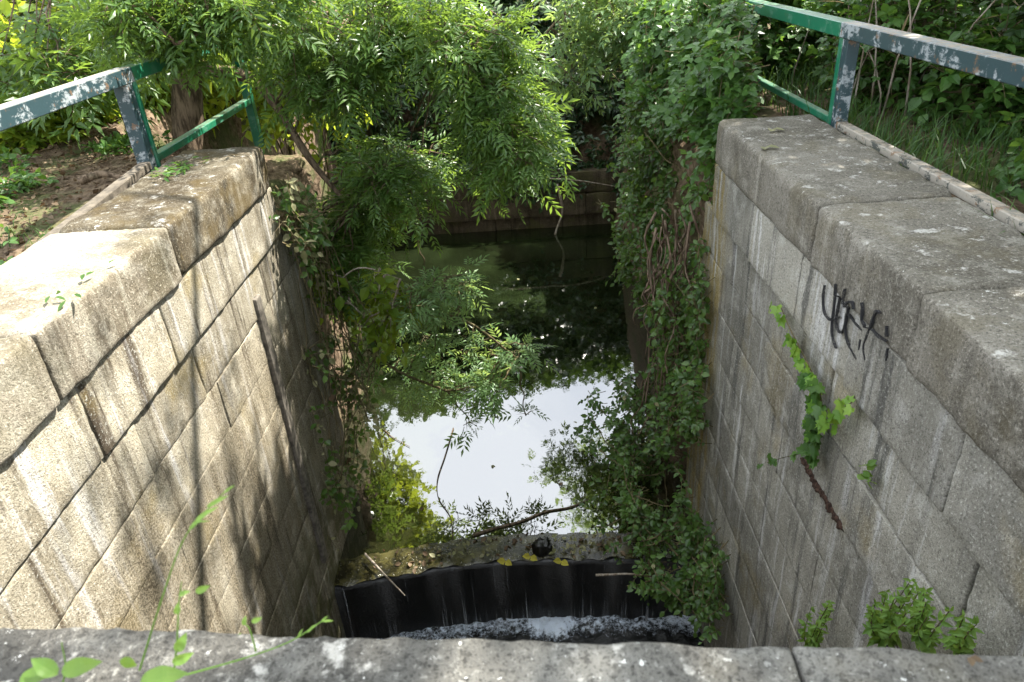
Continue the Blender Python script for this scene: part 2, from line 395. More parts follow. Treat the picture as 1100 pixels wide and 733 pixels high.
# ------------------------------------------------------------------ masonry walls
COURSES = [-.42, -.91, -1.36, -1.80, -2.27, -2.74, -3.2, -3.68, -4.15, -4.62, -5.1, -5.6, -6.1, -6.7, -7.3]
def wall(side, name, label, xf, y0, y1, cope_joints, c2_joints, xo, mats, end_stub):
    root = thing(name, label, 'wall', (xf, (y0 + y1) / 2, -7.3))
    sgn = -1 if side == 'left' else 1                      # outward from the canal
    def lohi(xa, xb): return (min(xa, xb), max(xa, xb))
    # coping
    cj = [y0] + cope_joints + [y1]
    for i in range(len(cj) - 1):
        m = MB()
        xa = xf - sgn * .025 + random.uniform(-.006, .006); xb = xo + sgn * random.uniform(-.03, .05)
        lo, hi = lohi(xa, xb)
        last = i == len(cj) - 2
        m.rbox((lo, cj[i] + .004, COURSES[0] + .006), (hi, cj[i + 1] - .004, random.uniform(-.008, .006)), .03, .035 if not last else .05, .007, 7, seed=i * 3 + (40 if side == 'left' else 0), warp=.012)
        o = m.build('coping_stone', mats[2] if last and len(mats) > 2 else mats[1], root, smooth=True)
        if last and side == 'left': o['label'] = 'dark mossy end coping stone'
    # coursed facing
    f = MB(); sd = 100 if side == 'left' else 200
    z0 = COURSES[0]
    for ci, z1 in enumerate(COURSES[1:]):
        yend = y1 + (.05 if ci == 0 else end_stub)
        if ci == 0: js = [y0] + c2_joints + [yend]
        else:
            js = [y0]; y = y0 + random.uniform(.3, .9)
            while y < yend - .45: js.append(y); y += random.uniform(.9, 1.7)
            js.append(yend)
        face = xf + sgn * (.012 if ci == 0 else .045 + min(.003 * ci, .009))
        for i in range(len(js) - 1):
            off = random.uniform(-.0025, .0025) * (3 if ci < 3 else 1) if ci else random.uniform(-.01, .008)
            lo, hi = lohi(face + off * (1.6 if side == 'left' and 0 < ci < 3 else 1), face + sgn * .34)
            g = .004 if ci < 2 else .0008
            f.rbox((lo, js[i] + g, z1 + g), (hi, js[i + 1] - g, z0 - g), .04 if ci < 5 else .07, .018 if ci < 2 else .005, .006, 8, seed=sd + ci * 11 + i, warp=.008)
        z0 = z1
    f.build('facing', mats[0], root, smooth=True)
    b = MB(); lo, hi = lohi(xf + sgn * (.066 if side == 'left' else .072), xf + sgn * .3)
    b.rbox((lo, y0 + .02, -7.28), (hi, y1 - .05, COURSES[0] - .02), .3, .01, .001)
    b.rbox((lo, y1 - .04, -7.28), (hi, y1 + end_stub - .03, COURSES[1] - .02), .3, .01, .001)
    b.build('mortar_core', M['mortar'], root)
    return root
LX, RX = -2.42, 1.83
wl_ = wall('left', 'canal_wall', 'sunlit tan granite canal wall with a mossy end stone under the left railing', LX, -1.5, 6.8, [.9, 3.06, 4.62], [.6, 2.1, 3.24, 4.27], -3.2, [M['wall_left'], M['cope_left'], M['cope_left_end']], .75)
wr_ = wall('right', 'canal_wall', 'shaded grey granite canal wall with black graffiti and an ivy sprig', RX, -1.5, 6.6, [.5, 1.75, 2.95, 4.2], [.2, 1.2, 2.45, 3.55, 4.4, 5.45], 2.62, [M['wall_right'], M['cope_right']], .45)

# dark timber guide fixed upright on the left wall
m = MB(); m.rbox((LX - .06, 5.81, -4.45), (LX - .012, 5.94, -1.15), .06, .012, .006, 6)
m.build('guide_rail', M['dark_iron'], wl_, smooth=True)
# red brick packing exposed in two open joints of the right wall
m = MB(); m.rbox((RX + .03, 3.28, -1.825), (RX + .15, 3.95, -1.775), .015, .012, .022, 26, seed=5)
m.build('joint_packing', M['rust'], wr_, smooth=True)

# graffiti, brushed on the coping and second course of the right wall
def zoomed(x, y): return (840 + x * .16377, 270 + y * .16377)
strokes = [[(255,225),(245,300),(250,390),(275,440),(310,452),(350,430)], [(322,295),(312,400),(303,470),(305,560),(330,640)],
 [(362,215),(358,290),(340,380),(328,460),(345,525),(370,530),(390,480),(405,400),(412,310),(425,245)],
 [(480,380),(470,335),(440,335),(410,380),(392,450),(388,520),(405,600),(440,665),(465,710)], [(410,415),(450,465),(500,520)],
 [(535,335),(540,380),(535,450),(552,490),(530,560),(510,630),(520,715)], [(655,405),(635,390),(615,430),(590,510)], [(490,580),(480,650)],
 [(600,510),(650,560),(700,590)], [(700,490),(697,560)], [(665,640),(655,720)]]
m = MB()
for s in strokes:
    P = np.array([on_x(*zoomed(*p), RX - .02) for p in s])
    C = spline(P, 7); n = len(C)
    T = np.gradient(C[:, 1:], axis=0); T /= np.linalg.norm(T, axis=1, keepdims=True) + 1e-9
    N = np.stack([-T[:, 1], T[:, 0]], 1)
    w = .0052 * (1 + .35 * np.sin(np.arange(n) * .7 + s[0][0])); w[0] *= .6; w[-1] *= .4
    V = []
    for k, a in ((0, -1), (1, -1), (2, 1), (3, 1)):
        yz = C[:, 1:] + N * (w * a)[:, None]
        fx = np.where(C[:, 2] > -.425, RX - .034, RX - .001)
        V.append(np.stack([fx - (.003 if k in (1, 2) else -.012), yz[:, 0], yz[:, 1]], 1))
    V = np.stack(V, 1).reshape(-1, 3)
    k = np.arange(n - 1)[:, None] * 4; i = np.arange(4)[None]; j = (i + 1) % 4
    m.add(V, np.stack([k + i, k + j, k + 4 + j, k + 4 + i], -1).reshape(-1, 4))
m.build('graffiti', M['black_spray'], wr_)

# parapet the photographer leans over
pr = thing('stone_parapet', 'grey lichen spotted stone parapet across the bottom of the view', 'parapet', (0, .5, -.2))
cut = [-2.3, -.98, .385, 1.7]
pyaw = -.085
def yawed(mbx):
    for a in mbx.v: a[:, 1] += pyaw * a[:, 0] * 1.0 + .0
for i in range(3):
    m = MB(); m.rbox((cut[i] + .0008, .28, .1), (cut[i + 1] - .0008, .79, .492), .02, .014, .008, 8, seed=60, warp=.008); yawed(m)
    m.build('coping_stone', M['parapet'], pr, smooth=True)
m = MB(); m.rbox((-2.36, .34, -2.2), (1.78, .7, .097), .2, .02, .004); yawed(m)
m.build('parapet_body', M['parapet'], pr, smooth=True)
# bridge deck behind the parapet
m = MB(); m.rbox((-6, -6, -.9), (6, .18, -.08), .3, .02, .004)
tag(m.build('bridge_deck', M['mortar'], smooth=True), kind='structure')

# ------------------------------------------------------------------ railings
def railing(label, parts, loc):
    r = thing('metal_railing', label, 'railing', loc, None)
    for nm, mt, a, b, w, h, up in parts:
        m = MB(); m.bar(a, b, w, h, up); m.build(nm, mt, r)
    return r
zt = .72
XR, XL = 2.74, -3.36
railing('long slate blue peeling railing beside the right coping', [
    ('top_rail', M['slate_paint'], (XR, .4, zt), (XR, 6.27, zt), .13, .115, (0, 0, 1)),
    ('bottom_rail', M['pale_paint'], (XR, .4, -.015), (XR, 6.22, -.015), .085, .06, (0, 0, 1)),
    ('post', M['slate_paint'], (XR, 6.18, -.3), (XR, 6.18, zt - .06), .1, .1, (1, 0, 0)),
    ('post', M['slate_paint'], (XR, 2.2, -.3), (XR, 2.2, zt - .06), .1, .1, (1, 0, 0))], (XR, 3.4, -.3))
railing('short green railing end beyond the slate rail at right', [
    ('top_rail', M['green_paint'], (XR, 6.275, zt), (XR, 8.92, zt), .13, .115, (0, 0, 1)),
    ('bottom_rail', M['green_paint'], (XR, 6.34, -.01), (XR, 8.8, -.01), .07, .06, (0, 0, 1)),
    ('post', M['green_paint'], (XR, 6.27, -.3), (XR, 6.27, zt - .06), .07, .1, (1, 0, 0)),
    ('post', M['green_paint'], (XR, 8.84, -.3), (XR, 8.84, zt - .06), .1, .1, (1, 0, 0))], (XR, 7.6, -.3))
railing('slate blue railing beside the sunlit left coping', [
    ('top_rail', M['slate_paint'], (XL, .4, zt), (XL, 6.56, zt), .13, .125, (0, 0, 1)),
    ('bottom_rail', M['rail_wood'], (XL + .02, 4.3, -.16), (XL + .02, 6.38, -.03), .1, .07, (0, 0, 1)),
    ('post', M['slate_paint'], (XL, 6.45, -.35), (XL, 6.45, zt - .064), .11, .12, (1, 0, 0)),
    ('post', M['slate_paint'], (XL, 2.2, -.35), (XL, 2.2, zt - .064), .11, .12, (1, 0, 0))], (XL, 3.4, -.35))
railing('green railing end half hidden in ash leaves at left', [
    ('top_rail', M['green_paint'], (XL, 6.565, zt), (XL, 9.5, zt), .13, .115, (0, 0, 1)),
    ('bottom_rail', M['green_paint'], (XL, 6.58, -.02), (XL, 9.35, -.02), .085, .07, (0, 0, 1)),
    ('post', M['green_paint'], (XL + .02, 6.545, -.35), (XL + .02, 6.545, zt - .06), .05, .1, (1, 0, 0)),
    ('post', M['green_paint'], (XL, 9.4, -.6), (XL, 9.4, zt - .06), .11, .1, (1, 0, 0))], (XL, 8.0, -.5))

# ------------------------------------------------------------------ weir and water
def arc(x, c=.05, y=6.21): return y - .038 * (x - c) ** 2 - .02 * np.sin(x * 2.1)
NXW = 80; wx = np.linspace(-2.6, 2.0, NXW)
# thin moving water over the crest and down the black face, then the lower pool
wr = thing('weir', 'dark curved weir with water trickling over its lip', 'weir', (-.3, 6.2, LOWER - .6))
prof = [(.9, -.5), (.55, -.06), (.3, -.045), (.12, -.055), (.02, -.075), (-.01, -.12), (-.012, -1.9)]
V = []
for x in wx:
    for k, (dy, dz) in enumerate(prof):
        jag = .02 * math.sin(x * 9) * (k in (3, 4)) + .015 * math.sin(x * 23 + 1) * (k == 4)
        V.append((x, arc(x) + dy + jag, WATER + dz + (.012 * math.sin(x * 14) if k == 4 else 0)))
V = np.array(V); nn = len(prof)
k = np.arange(NXW - 1)[:, None] * nn; i = np.arange(nn - 1)[None]
m = MB(); m.add(V, np.stack([k + i, k + nn + i, k + nn + i + 1, k + i + 1], -1).reshape(-1, 4))
m.build('weir_face', M['weir'], wr, smooth=True)

# upper pool
gx = np.linspace(-6, 4.5, 106); 
V = []; 
gyn = 90
for x in gx:
    y0 = float(arc(np.clip(x, -2.6, 2.0))) + .38
    for t in np.linspace(0, 1, gyn): V.append((x, y0 + (17.8 - y0) * t, WATER))
m = MB(); idx = np.arange(len(V)).reshape(len(gx), gyn)
m.add(V, np.stack([idx[:-1, :-1], idx[1:, :-1], idx[1:, 1:], idx[:-1, 1:]], -1).reshape(-1, 4))
tag(m.build('pool_water', M['pool'], smooth=True), kind='structure')

# shallow brown water sliding over the crest
def crest_mat():
    k = NT('shallow_crest_water'); n = k.noise(5, 6, .7, w=1); n2 = k.noise(24, 5, .7, w=2)
    c = k.mix(k.step(n, .4, .62), (.012, .011, .005), (.055, .05, .017)); c = k.mix(k.step(n2, .57, .68, 0, .6), c, (.1, .085, .04))
    c = k.mix(k.step(k.noise(30, 4, .7, w=4), .64, .68, 0, .8), c, (.45, .44, .38))
    b = k.bump(k.math('ADD', n, n2), .35, .02)
    return k.done(k.principled(c, .12, .6, b))
V = []; sub = [(.4, 0), (.34, -.002), (.28, -.004), (.14, -.012), (.05, -.02), (.0, -.035)]
for x in wx:
    for kk, (dy, dz) in enumerate(sub):
        V.append((x, arc(x) + dy + (.02 * math.sin(x * 9) + .018 * math.sin(x * 23 + 1)) * (kk >= 4), WATER + .003 + dz + .006 * math.sin(x * 17 + kk)))
V = np.array(V); nn = len(sub); k = np.arange(NXW - 1)[:, None] * nn; i = np.arange(nn - 1)[None]
m = MB(); m.add(V, np.stack([k + i, k + nn + i, k + nn + i + 1, k + i + 1], -1).reshape(-1, 4))
tag(m.build('crest_water', crest_mat(), smooth=True), kind='structure')

def fall_mat():
    k = NT('falling_water'); a = k.noise(1, 5, .65, sc3=(30, 1, .45), w=1); b = k.noise(1, 3, .6, sc3=(2.6, .2, .15), w=2)
    z = k.xyz()[2]; low = k.step(z, -5.5, -6.05, 0, .1)
    f = k.math('MULTIPLY', k.step(k.math('ADD', a, low), .6, .74), k.step(b, .38, .62))
    f = k.math('MULTIPLY', f, .38)
    t = k.n('BsdfTransparent'); p = k.principled((.75, .8, .85), .25, .5)
    mx = k.n('MixShader'); k.l(f, mx.inputs[0]); k.l(t.outputs[0], mx.inputs[1]); k.l(p, mx.inputs[2]); return k.done(mx.outputs[0])
V = []; fz = np.linspace(-.04, LOWER - WATER - .05, 9)
for x in wx:
    for q, z in enumerate(fz): V.append((x, arc(x) - .03 - .05 * (q / 8) ** .5 - .012 * math.sin(x * 31 + q), WATER + z))
V = np.array(V); nn = 9; k = np.arange(NXW - 1)[:, None] * nn; i = np.arange(nn - 1)[None]
m = MB(); m.add(V, np.stack([k + i, k + nn + i, k + nn + i + 1, k + i + 1], -1).reshape(-1, 4))
tag(m.build('falling_water', fall_mat(), smooth=True), kind='structure')

def lower_mat():
    k = NT('churned_water'); 
    at_ = k.n('Attribute'); at_.attribute_name = 'foam'
    f = k.math('ADD', at_.outputs['Fac'], k.math('MULTIPLY', k.math('SUBTRACT', k.noise(16, 7, .8, w=1), .5), 1.9))
    f = k.math('MULTIPLY', k.step(f, .5, .95), k.step(at_.outputs['Fac'], .05, .2))
    c = k.mix(f, (.006, .007, .006), (.6, .68, .78))
    b = k.bump(k.noise(18, 5, .7, w=3), .6, .03)
    return k.done(k.principled(c, .18, .5, b))
gx = np.linspace(-2.7, 2.1, 160); gy = np.linspace(-6, 6.4, 200)
A, B = np.meshgrid(gx, gy, indexing='ij')
dfall = np.clip(arc(A) - .06 - B, -.2, 9)
P = np.stack([A, B, np.zeros_like(A)], -1).reshape(-1, 3)
hot = sstep(fbm(np.stack([A * 1.5, B * .2, 0 * A], -1).reshape(-1, 3), 2, 77).reshape(A.shape), -.2, .35)
foam = np.clip(np.exp(-(dfall / .3) ** 2) * (.7 + hot * .75), 0, 1)
Zl = LOWER + .1 * foam * (.5 + fbm(P * 9, 3, 78).reshape(A.shape)) + .012 * fbm(P * 4, 2, 79).reshape(A.shape)
idx = np.arange(A.size).reshape(A.shape)
m = MB(); m.add(np.stack([A, B, Zl], -1).reshape(-1, 3), np.stack([idx[:-1, :-1], idx[1:, :-1], idx[1:, 1:], idx[:-1, 1:]], -1).reshape(-1, 4))
o = m.build('lower_water', lower_mat(), smooth=True); tag(o, kind='structure')
o.data.attributes.new('foam', 'FLOAT', 'POINT').data.foreach_set('value', foam.ravel().astype(np.float32))

# far quay wall
fw = thing('quay_wall', 'low stained stone quay wall across the far end of the pool', 'wall', (0, 17.6, -6))
m = MB(); y_ = 17.5
for (za, zb, dy) in ((-6, -4.62, -.12), (-4.615, -4.05, .0), (-4.045, -3.5, .01)):
    xx = -7.
    while xx < 6:
        L = random.uniform(2.6, 4.2); m.rbox((xx + .003, y_ - dy - .12, za), (xx + L - .008, y_ + .5, zb - .01), .12, .03, .02, 4, seed=int(xx * 7 + za * 13) % 97, warp=.02); xx += L
m.build('masonry', M['far_wall'], fw, smooth=True)

# ------------------------------------------------------------------ leaf templates (x along the leaf, z = leaf normal)
def leaflet(L, w, fold=.25, droop=.12, ox=0, oy=0, ang=0, z=0):
    v = np.array([[0, 0, 0], [.33 * L, w * .5, fold * w * .5], [.66 * L, w * .42, fold * w * .4 - droop * L * .4], [L, 0, -droop * L],
                  [.66 * L, -w * .42, fold * w * .4 - droop * L * .4], [.33 * L, -w * .5, fold * w * .5], [.33 * L, 0, 0], [.66 * L, 0, -droop * L * .5]])
    c, s = math.cos(ang), math.sin(ang)
    r = np.stack([v[:, 0] * c - v[:, 1] * s + ox, v[:, 0] * s + v[:, 1] * c + oy, v[:, 2] + z], 1)
    q = np.array([[0, 6, 1, 0]])
    quads = [[6, 7, 2, 1], [7, 6, 5, 4]]
    tris = [[0, 6, 1], [6, 0, 5], [7, 3, 2], [3, 7, 4]]
    return r, np.array(quads), np.array(tris)
def join(lst):
    V = []; Q = []; T = []; n = 0
    for v, q, t in lst: V.append(v); Q.append(q + n); T.append(t + n); n += len(v)
    return np.concatenate(V), np.concatenate(Q), np.concatenate(T)
def lite(L, w, ox=0, oy=0, ang=0, droop=.12, fold=.22):
    v = np.array([[0, 0, 0], [.45 * L, w * .5, fold * w], [L, 0, -droop * L], [.45 * L, -w * .5, fold * w], [.45 * L, 0, 0]], float)
    c, s = math.cos(ang), math.sin(ang)
    r = np.stack([v[:, 0] * c - v[:, 1] * s + ox, v[:, 0] * s + v[:, 1] * c + oy, v[:, 2] - .15 * ox * ox], 1)
    return r, np.array([[0, 4, 2, 1], [0, 3, 2, 4]]), np.zeros((0, 3), int)
ASH = join([lite(.42, .118, .25 + .2 * i, 0, a * .85) for i in range(3) for a in (1, -1)] + [lite(.42, .12, .8, 0, 0)])
ASH_FAR = join([lite(.5, .17, .2, 0, .9), lite(.5, .17, .25, 0, -.9), lite(.5, .17, .5, 0, .7), lite(.5, .17, .55, 0, -.7), lite(.45, .16, .65, 0, 0)])
TRI = join([leaflet(.6, .42, ox=.35, ang=0), leaflet(.5, .36, ox=.32, ang=1.35), leaflet(.5, .36, ox=.32, ang=-1.35)])
OVATE = leaflet(1, .62)
OVATE_L = lite(1, .6)
NARROW = leaflet(1, .3)
NETTLE = leaflet(1, .4, .3, .25)
def fine_leaf(w, droop=.3, fold=.3, n=12):
    V = []; Q = []
    for i in range(n + 1):
        t = i / n; h = w * .5 * (math.sin(math.pi * t ** .75) ** .9 if 0 < t < 1 else .02); z = -droop * t * t + .02 * math.sin(t * 14)
        V += [(t, h, z + fold * h), (t, h * .5, z + fold * h * .35), (t, 0, z), (t, -h * .5, z + fold * h * .35), (t, -h, z + fold * h)]
        if i:
            for j in range(4): a = (i - 1) * 5 + j; Q.append([a + 1, a + 6, a + 5, a])
    return np.array(V), np.array(Q), np.zeros((0, 3), int)
FINE = fine_leaf(.52); FINE_N = fine_leaf(.2)
THIN = leaflet(1, .06)
def lobed():
    a = [(0, 0), (-.12, .3), (.12, .5), (.3, .32), (.62, .48), (.62, .22), (1, 0), (.62, -.22), (.62, -.48), (.3, -.32), (.12, -.5), (-.12, -.3)]
    v = np.array([(x, y, .18 * abs(y) - .1 * x * x) for x, y in a] + [(.35, 0, -.02)])
    t = [[12, i, (i + 1) % 12] for i in range(12)]
    return v, np.zeros((0, 4), int), np.array(t)[:, [0, 2, 1]]
IVYL = lobed()

def nrmz(v): return v / (np.linalg.norm(v, axis=-1, keepdims=True) + 1e-9)
def place(mb, tmpl, pos, dirs, scale, up=(0, 0, 1), roll=.5, upmix=None):
    pos = np.asarray(pos, float); N = len(pos)
    if N == 0: return
    v, q, t = tmpl
    x = nrmz(np.asarray(dirs, float))
    u = np.broadcast_to(np.asarray(up, float), (N, 3)) + rng.normal(0, roll, (N, 3))
    y = nrmz(np.cross(u, x)); z = np.cross(x, y)
    s = np.broadcast_to(np.asarray(scale, float).reshape(-1, 1, 1), (N, 1, 1))
    V = pos[:, None] + s * (v[None, :, 0:1] * x[:, None] + v[None, :, 1:2] * y[:, None] + v[None, :, 2:3] * z[:, None])
    o = (np.arange(N) * len(v))[:, None, None]
    mb.add(V.reshape(-1, 3), (q[None] + o).reshape(-1, 4) if len(q) else None, (t[None] + o).reshape(-1, 3) if len(t) else None)

def twigs(leafmb, woodmb, base, d, length, nleaf, tmpl, size, droop=.35, spread=.9, up=(0, 0, 1), roll=.45, wood=.006, start=.25):
    """many twigs at once: base points, directions, lengths; leaves set alternately along each"""
    base = np.asarray(base, float); N = len(base); d = nrmz(np.asarray(d, float)); length = np.broadcast_to(length, (N,))
    g = np.array([0, 0, -1.0])
    def pt(t): return base + d * (length * t)[:, None] + g * (droop * length * t * t)[:, None]
    if woodmb is not None:
        a, b, c = pt(0.), pt(.5), pt(1.)
        s = nrmz(np.cross(d, (.3, .2, .93))); u = np.cross(s, d)
        rings = []
        for p, r in ((a, wood), (b, wood * .7), (c, wood * .25)):
            for an in (0, 2.094, 4.189): rings.append(p + r * (math.cos(an) * s + math.sin(an) * u))
        V = np.stack(rings, 1).reshape(-1, 3); qd = []
        for k in (0, 1):
            for i in range(3): j = (i + 1) % 3; qd.append([k * 3 + i, k * 3 + j, k * 3 + 3 + j, k * 3 + 3 + i])
        qd = np.array(qd)[None] + (np.arange(N) * 9)[:, None, None]
        woodmb.add(V, qd.reshape(-1, 4))
    for k in range(nleaf):
        t = start + (1 - start) * (k + .5 * rng.random(N)) / max(1, nleaf - .5)
        p = pt(np.clip(t, 0, 1))
        tang = nrmz(d + g * (2 * droop * t)[:, None])
        side = nrmz(np.cross(tang, np.array([0, 0, 1.0])[None] + rng.normal(0, .25, (N, 3))))
        sg = 1 if k % 2 else -1
        if k == nleaf - 1: dd = tang + rng.normal(0, .2, (N, 3))
        else: dd = tang * .55 + side * sg * spread + rng.normal(0, .28, (N, 3))
        place(leafmb, tmpl, p, dd, size * rng.uniform(.5, 1.35, N), up, roll)

def inpoly(P, poly):
    x, y = P[:, 0], P[:, 1]; c = np.zeros(len(P), bool); n = len(poly)
    for i in range(n):
        x1, y1 = poly[i]; x2, y2 = poly[(i + 1) % n]
        c ^= ((y1 > y) != (y2 > y)) & (x < (x2 - x1) * (y - y1) / (y2 - y1 + 1e-9) + x1)
    return c
def sample(poly, n):
    a = np.array(poly, float); lo, hi = a.min(0), a.max(0); out = np.zeros((0, 2))
    while len(out) < n:
        p = lo + rng.random((n * 2, 2)) * (hi - lo); out = np.vstack([out, p[inpoly(p, poly)]])
    return out[:n]
def rand_dir(n, up=0.0):
    v = rng.normal(0, 1, (n, 3)); v[:, 2] += up; return nrmz(v)

def branch_to(mb, a, b, r0, r1, sag=.15, n=7, jit=.06):
    a = np.array(a, float); b = np.array(b, float); L = np.linalg.norm(b - a)
    t = np.linspace(0, 1, n)[:, None]
    p = a + (b - a) * t; p[:, 2] += sag * L * np.sin(np.pi * t[:, 0]) ; p[1:-1] += rng.normal(0, jit * L / n * 2, (n - 2, 3))
    mb.tube(spline(p, 3), np.linspace(r0, r1, (n - 1) * 3 + 1), 6)

def tree(name, label, loc, trunk_pts, trunk_r, limbs, clumps, leafmat, tmpl, size, ntw, nleaf, tl=.55, droop=.45, group=None, cat='tree', barkm=None, rad=.35):
    """clumps: array of centres; each gets twigs radiating from it and a branch from the nearest limb point"""
    r = thing(name, label, cat, loc, group)
    w = MB(); tp = spline(trunk_pts, 6); w.tube(tp, np.linspace(trunk_r, trunk_r * .45, len(tp)), 10, .25)
    nodes = [tp[len(tp) // 2:]]
    for lm in limbs:
        lp = spline(lm, 6); w.tube(lp, np.linspace(trunk_r * .5, .018, len(lp)), 7, .2); nodes.append(lp[3:])
    nodes = np.concatenate(nodes)
    lf = MB(); clumps = np.asarray(clumps, float)
    for c in clumps:
        j = np.argmin(np.linalg.norm(nodes - c, axis=1) + .0)
        if np.linalg.norm(nodes[j] - c) < 6: branch_to(w, nodes[j], c, .016, .006, .06)
    N = len(clumps)
    base = np.repeat(clumps, ntw, 0) + rng.normal(0, rad * .35, (N * ntw, 3))
    dd = nrmz(rng.normal(0, 1, (N * ntw, 3)) * np.array([1, 1, .7]) + np.array([0, -.1, .05]))
    twigs(lf, w, base, dd, rng.uniform(.5, 1.1, N * ntw) * tl, nleaf, tmpl, size, droop)
    w.build('trunk', barkm or M['bark'], r, smooth=True)
    lf.build('crown', leafmat, r)
    return r

def shrub(name, label, base, c, rad, n, leafmat, tmpl, size, nleaf=7, tl=.5, cat='shrub', group=None, droop=.3, stems=7, woodm=None, shell=.45, upb=.35):
    c = np.array(c, float); rad = np.array(rad, float)
    r = thing(name, label, cat, base, group); w = MB(); lf = MB()
    d = rand_dir(n, .15); rr = shell + (1 - shell) * rng.random((n, 1)) ** .6
    lump = 1 + .25 * vnoise(d * 2.2 + c, 50)[:, None]
    P = c + d * rr * rad * lump
    keep = vnoise(P * 1.6 + 3, 51) > -.35
    P = P[keep]; d = d[keep]
    P[:, 2] = np.maximum(P[:, 2], base[2] + .05)
    twigs(lf, w if stems else None, P - d * tl * .5, d + rng.normal(0, .5, d.shape) + np.array([0, 0, upb]), rng.uniform(.6, 1.1, len(P)) * tl, nleaf, tmpl, size, droop)
    for i in range(stems):
        q = P[rng.integers(len(P))]; branch_to(w, np.array(base) + rng.normal(0, .08, 3) * np.array([1, 1, 0]), q, .022, .006, .1)
    if stems: w.build('stems', woodm or M['twig'], r)
    lf.build('foliage', leafmat, r)
    return r

def draped(name, label, base, P, outd, leafmat, tmpl, size, nleaf=6, tl=.4, cat='climbing plant', stems=14, stemr=.008, group=None, droop=.5, extra=None, hole=-.3, lumps=.15):
    """climbing plant: twig points P on a face, twigs pointing outd, stems hanging down between them"""
    r = thing(name, label, cat, base, group); w = MB(); lf = MB(); P = P[vnoise(P * 2.6 + 9, 47) > hole]; n = len(P)
    P = P + nrmz(np.asarray(outd, float)) * np.clip(vnoise(P * 2.2, 48) + .1, -.2, 1)[:, None] * lumps
    d = np.asarray(outd, float) + rng.normal(0, .6, (n, 3))
    twigs(lf, w, P - nrmz(d) * tl * .6, d, rng.uniform(.5, 1.1, n) * tl, nleaf, tmpl, size, droop, up=np.array(outd) * .7 + np.array([0, 0, .8]))
    for i in range(stems):
        a = P[rng.integers(n)]; k = np.argsort(np.linalg.norm(P - a, axis=1))[min(n - 1, rng.integers(20, 90))]
        branch_to(w, a, P[k], stemr, stemr * .5, -.08)
    w.build('stems', M['twig'], r); lf.build('foliage', leafmat, r)
    if extra:
        e = MB(); place(e, extra[1], P[::extra[3]] + rng.normal(0, .08, P[::extra[3]].shape), rand_dir(len(P[::extra[3]]), -.4), extra[2]); e.build('dry_leaves', extra[0], r)
    return r

#FOLIAGE
# ---- ash tree over the left wall end: crown hangs out over the pool
A_poly = [(285, -10), (535, -10), (540, 45), (575, 140), (565, 165), (525, 175), (500, 205), (450, 200), (400, 220), (375, 270), (345, 275), (335, 250), (330, 190), (325, 120), (310, 60)]
px = np.vstack([sample(A_poly, 200), sample([(300, 150), (345, 150), (400, 215), (388, 300), (345, 300), (318, 240)], 26)]); px = px[vnoise(np.stack([px[:, 0] / 60, px[:, 1] / 60, 0 * px[:, 0]], 1), 83) > -.22]
cl = []
for x, y in px:
    Y = 7.7 + 2.3 * rng.random() if x < 460 else 7.3 + 1.2 * rng.random()
    cl.append(at(x, y, Y))
px = sample([(90, -30), (300, -30), (290, 20), (240, 10), (200, 38), (165, 40), (110, 5)], 22)
for x, y in px: cl.append(at(x, y, 6.9 + .7 * rng.random()))
cl = np.array(cl)
up = np.stack([rng.uniform(-4.4, -2.6, 12), rng.uniform(7.6, 10, 12), rng.uniform(3.2, 5.8, 12)], 1)
tree('ash_tree', 'bright green ash tree hanging over the pool from the left bank', (-3.95, 8.6, -.4),
     [(-3.95, 8.6, -.6), (-3.75, 8.75, .5), (-3.3, 9.0, 1.8), (-2.9, 9.1, 3.4), (-2.7, 9, 5.2)], .17,
     [[(-3.6, 8.8, .9), (-2.8, 8.6, 1.2), (-1.8, 8.6, .9), (-.9, 8.8, .2)], [(-3.4, 9, 1.5), (-2.4, 9.6, 1.5), (-1.2, 9.8, .9), (0, 9.6, -.3)],
      [(-3.5, 8.9, 1.0), (-3.0, 8.0, 1.3), (-2.8, 7.2, 1.0), (-3.0, 6.9, .9)], [(-3.7, 8.7, .5), (-2.9, 8.5, .3), (-2.4, 8.2, -.5), (-2.0, 8.1, -1.1)]],
     np.vstack([cl, up]), M['ash'], ASH, .27, 12, 5, tl=.4, droop=.45, rad=.26)
# second trunk behind the slate railing
cl = np.vstack([np.stack([rng.uniform(-6.8, -5.2, 9), rng.uniform(8.6, 10.5, 9), rng.uniform(5.6, 7.6, 9)], 1), np.stack([rng.uniform(-5.8, -3.9, 16), rng.uniform(7.6, 9.2, 16), rng.uniform(.55, 1.3, 16)], 1)])
tree('ash_tree', 'dark upright ash trunk seen behind the left railing post', (-4.75, 9.1, -.3),
     [(-4.75, 9.1, -.5), (-4.72, 9.1, .6), (-4.85, 9.2, 2.2), (-4.9, 9.3, 4.5), (-5.6, 9.4, 6.4)], .15,
     [[(-4.9, 9.3, 4.0), (-5.6, 9.6, 5.2), (-6.4, 10, 6.4)]], cl, M['ash'], ASH_FAR, .34, 8, 4, tl=.5)

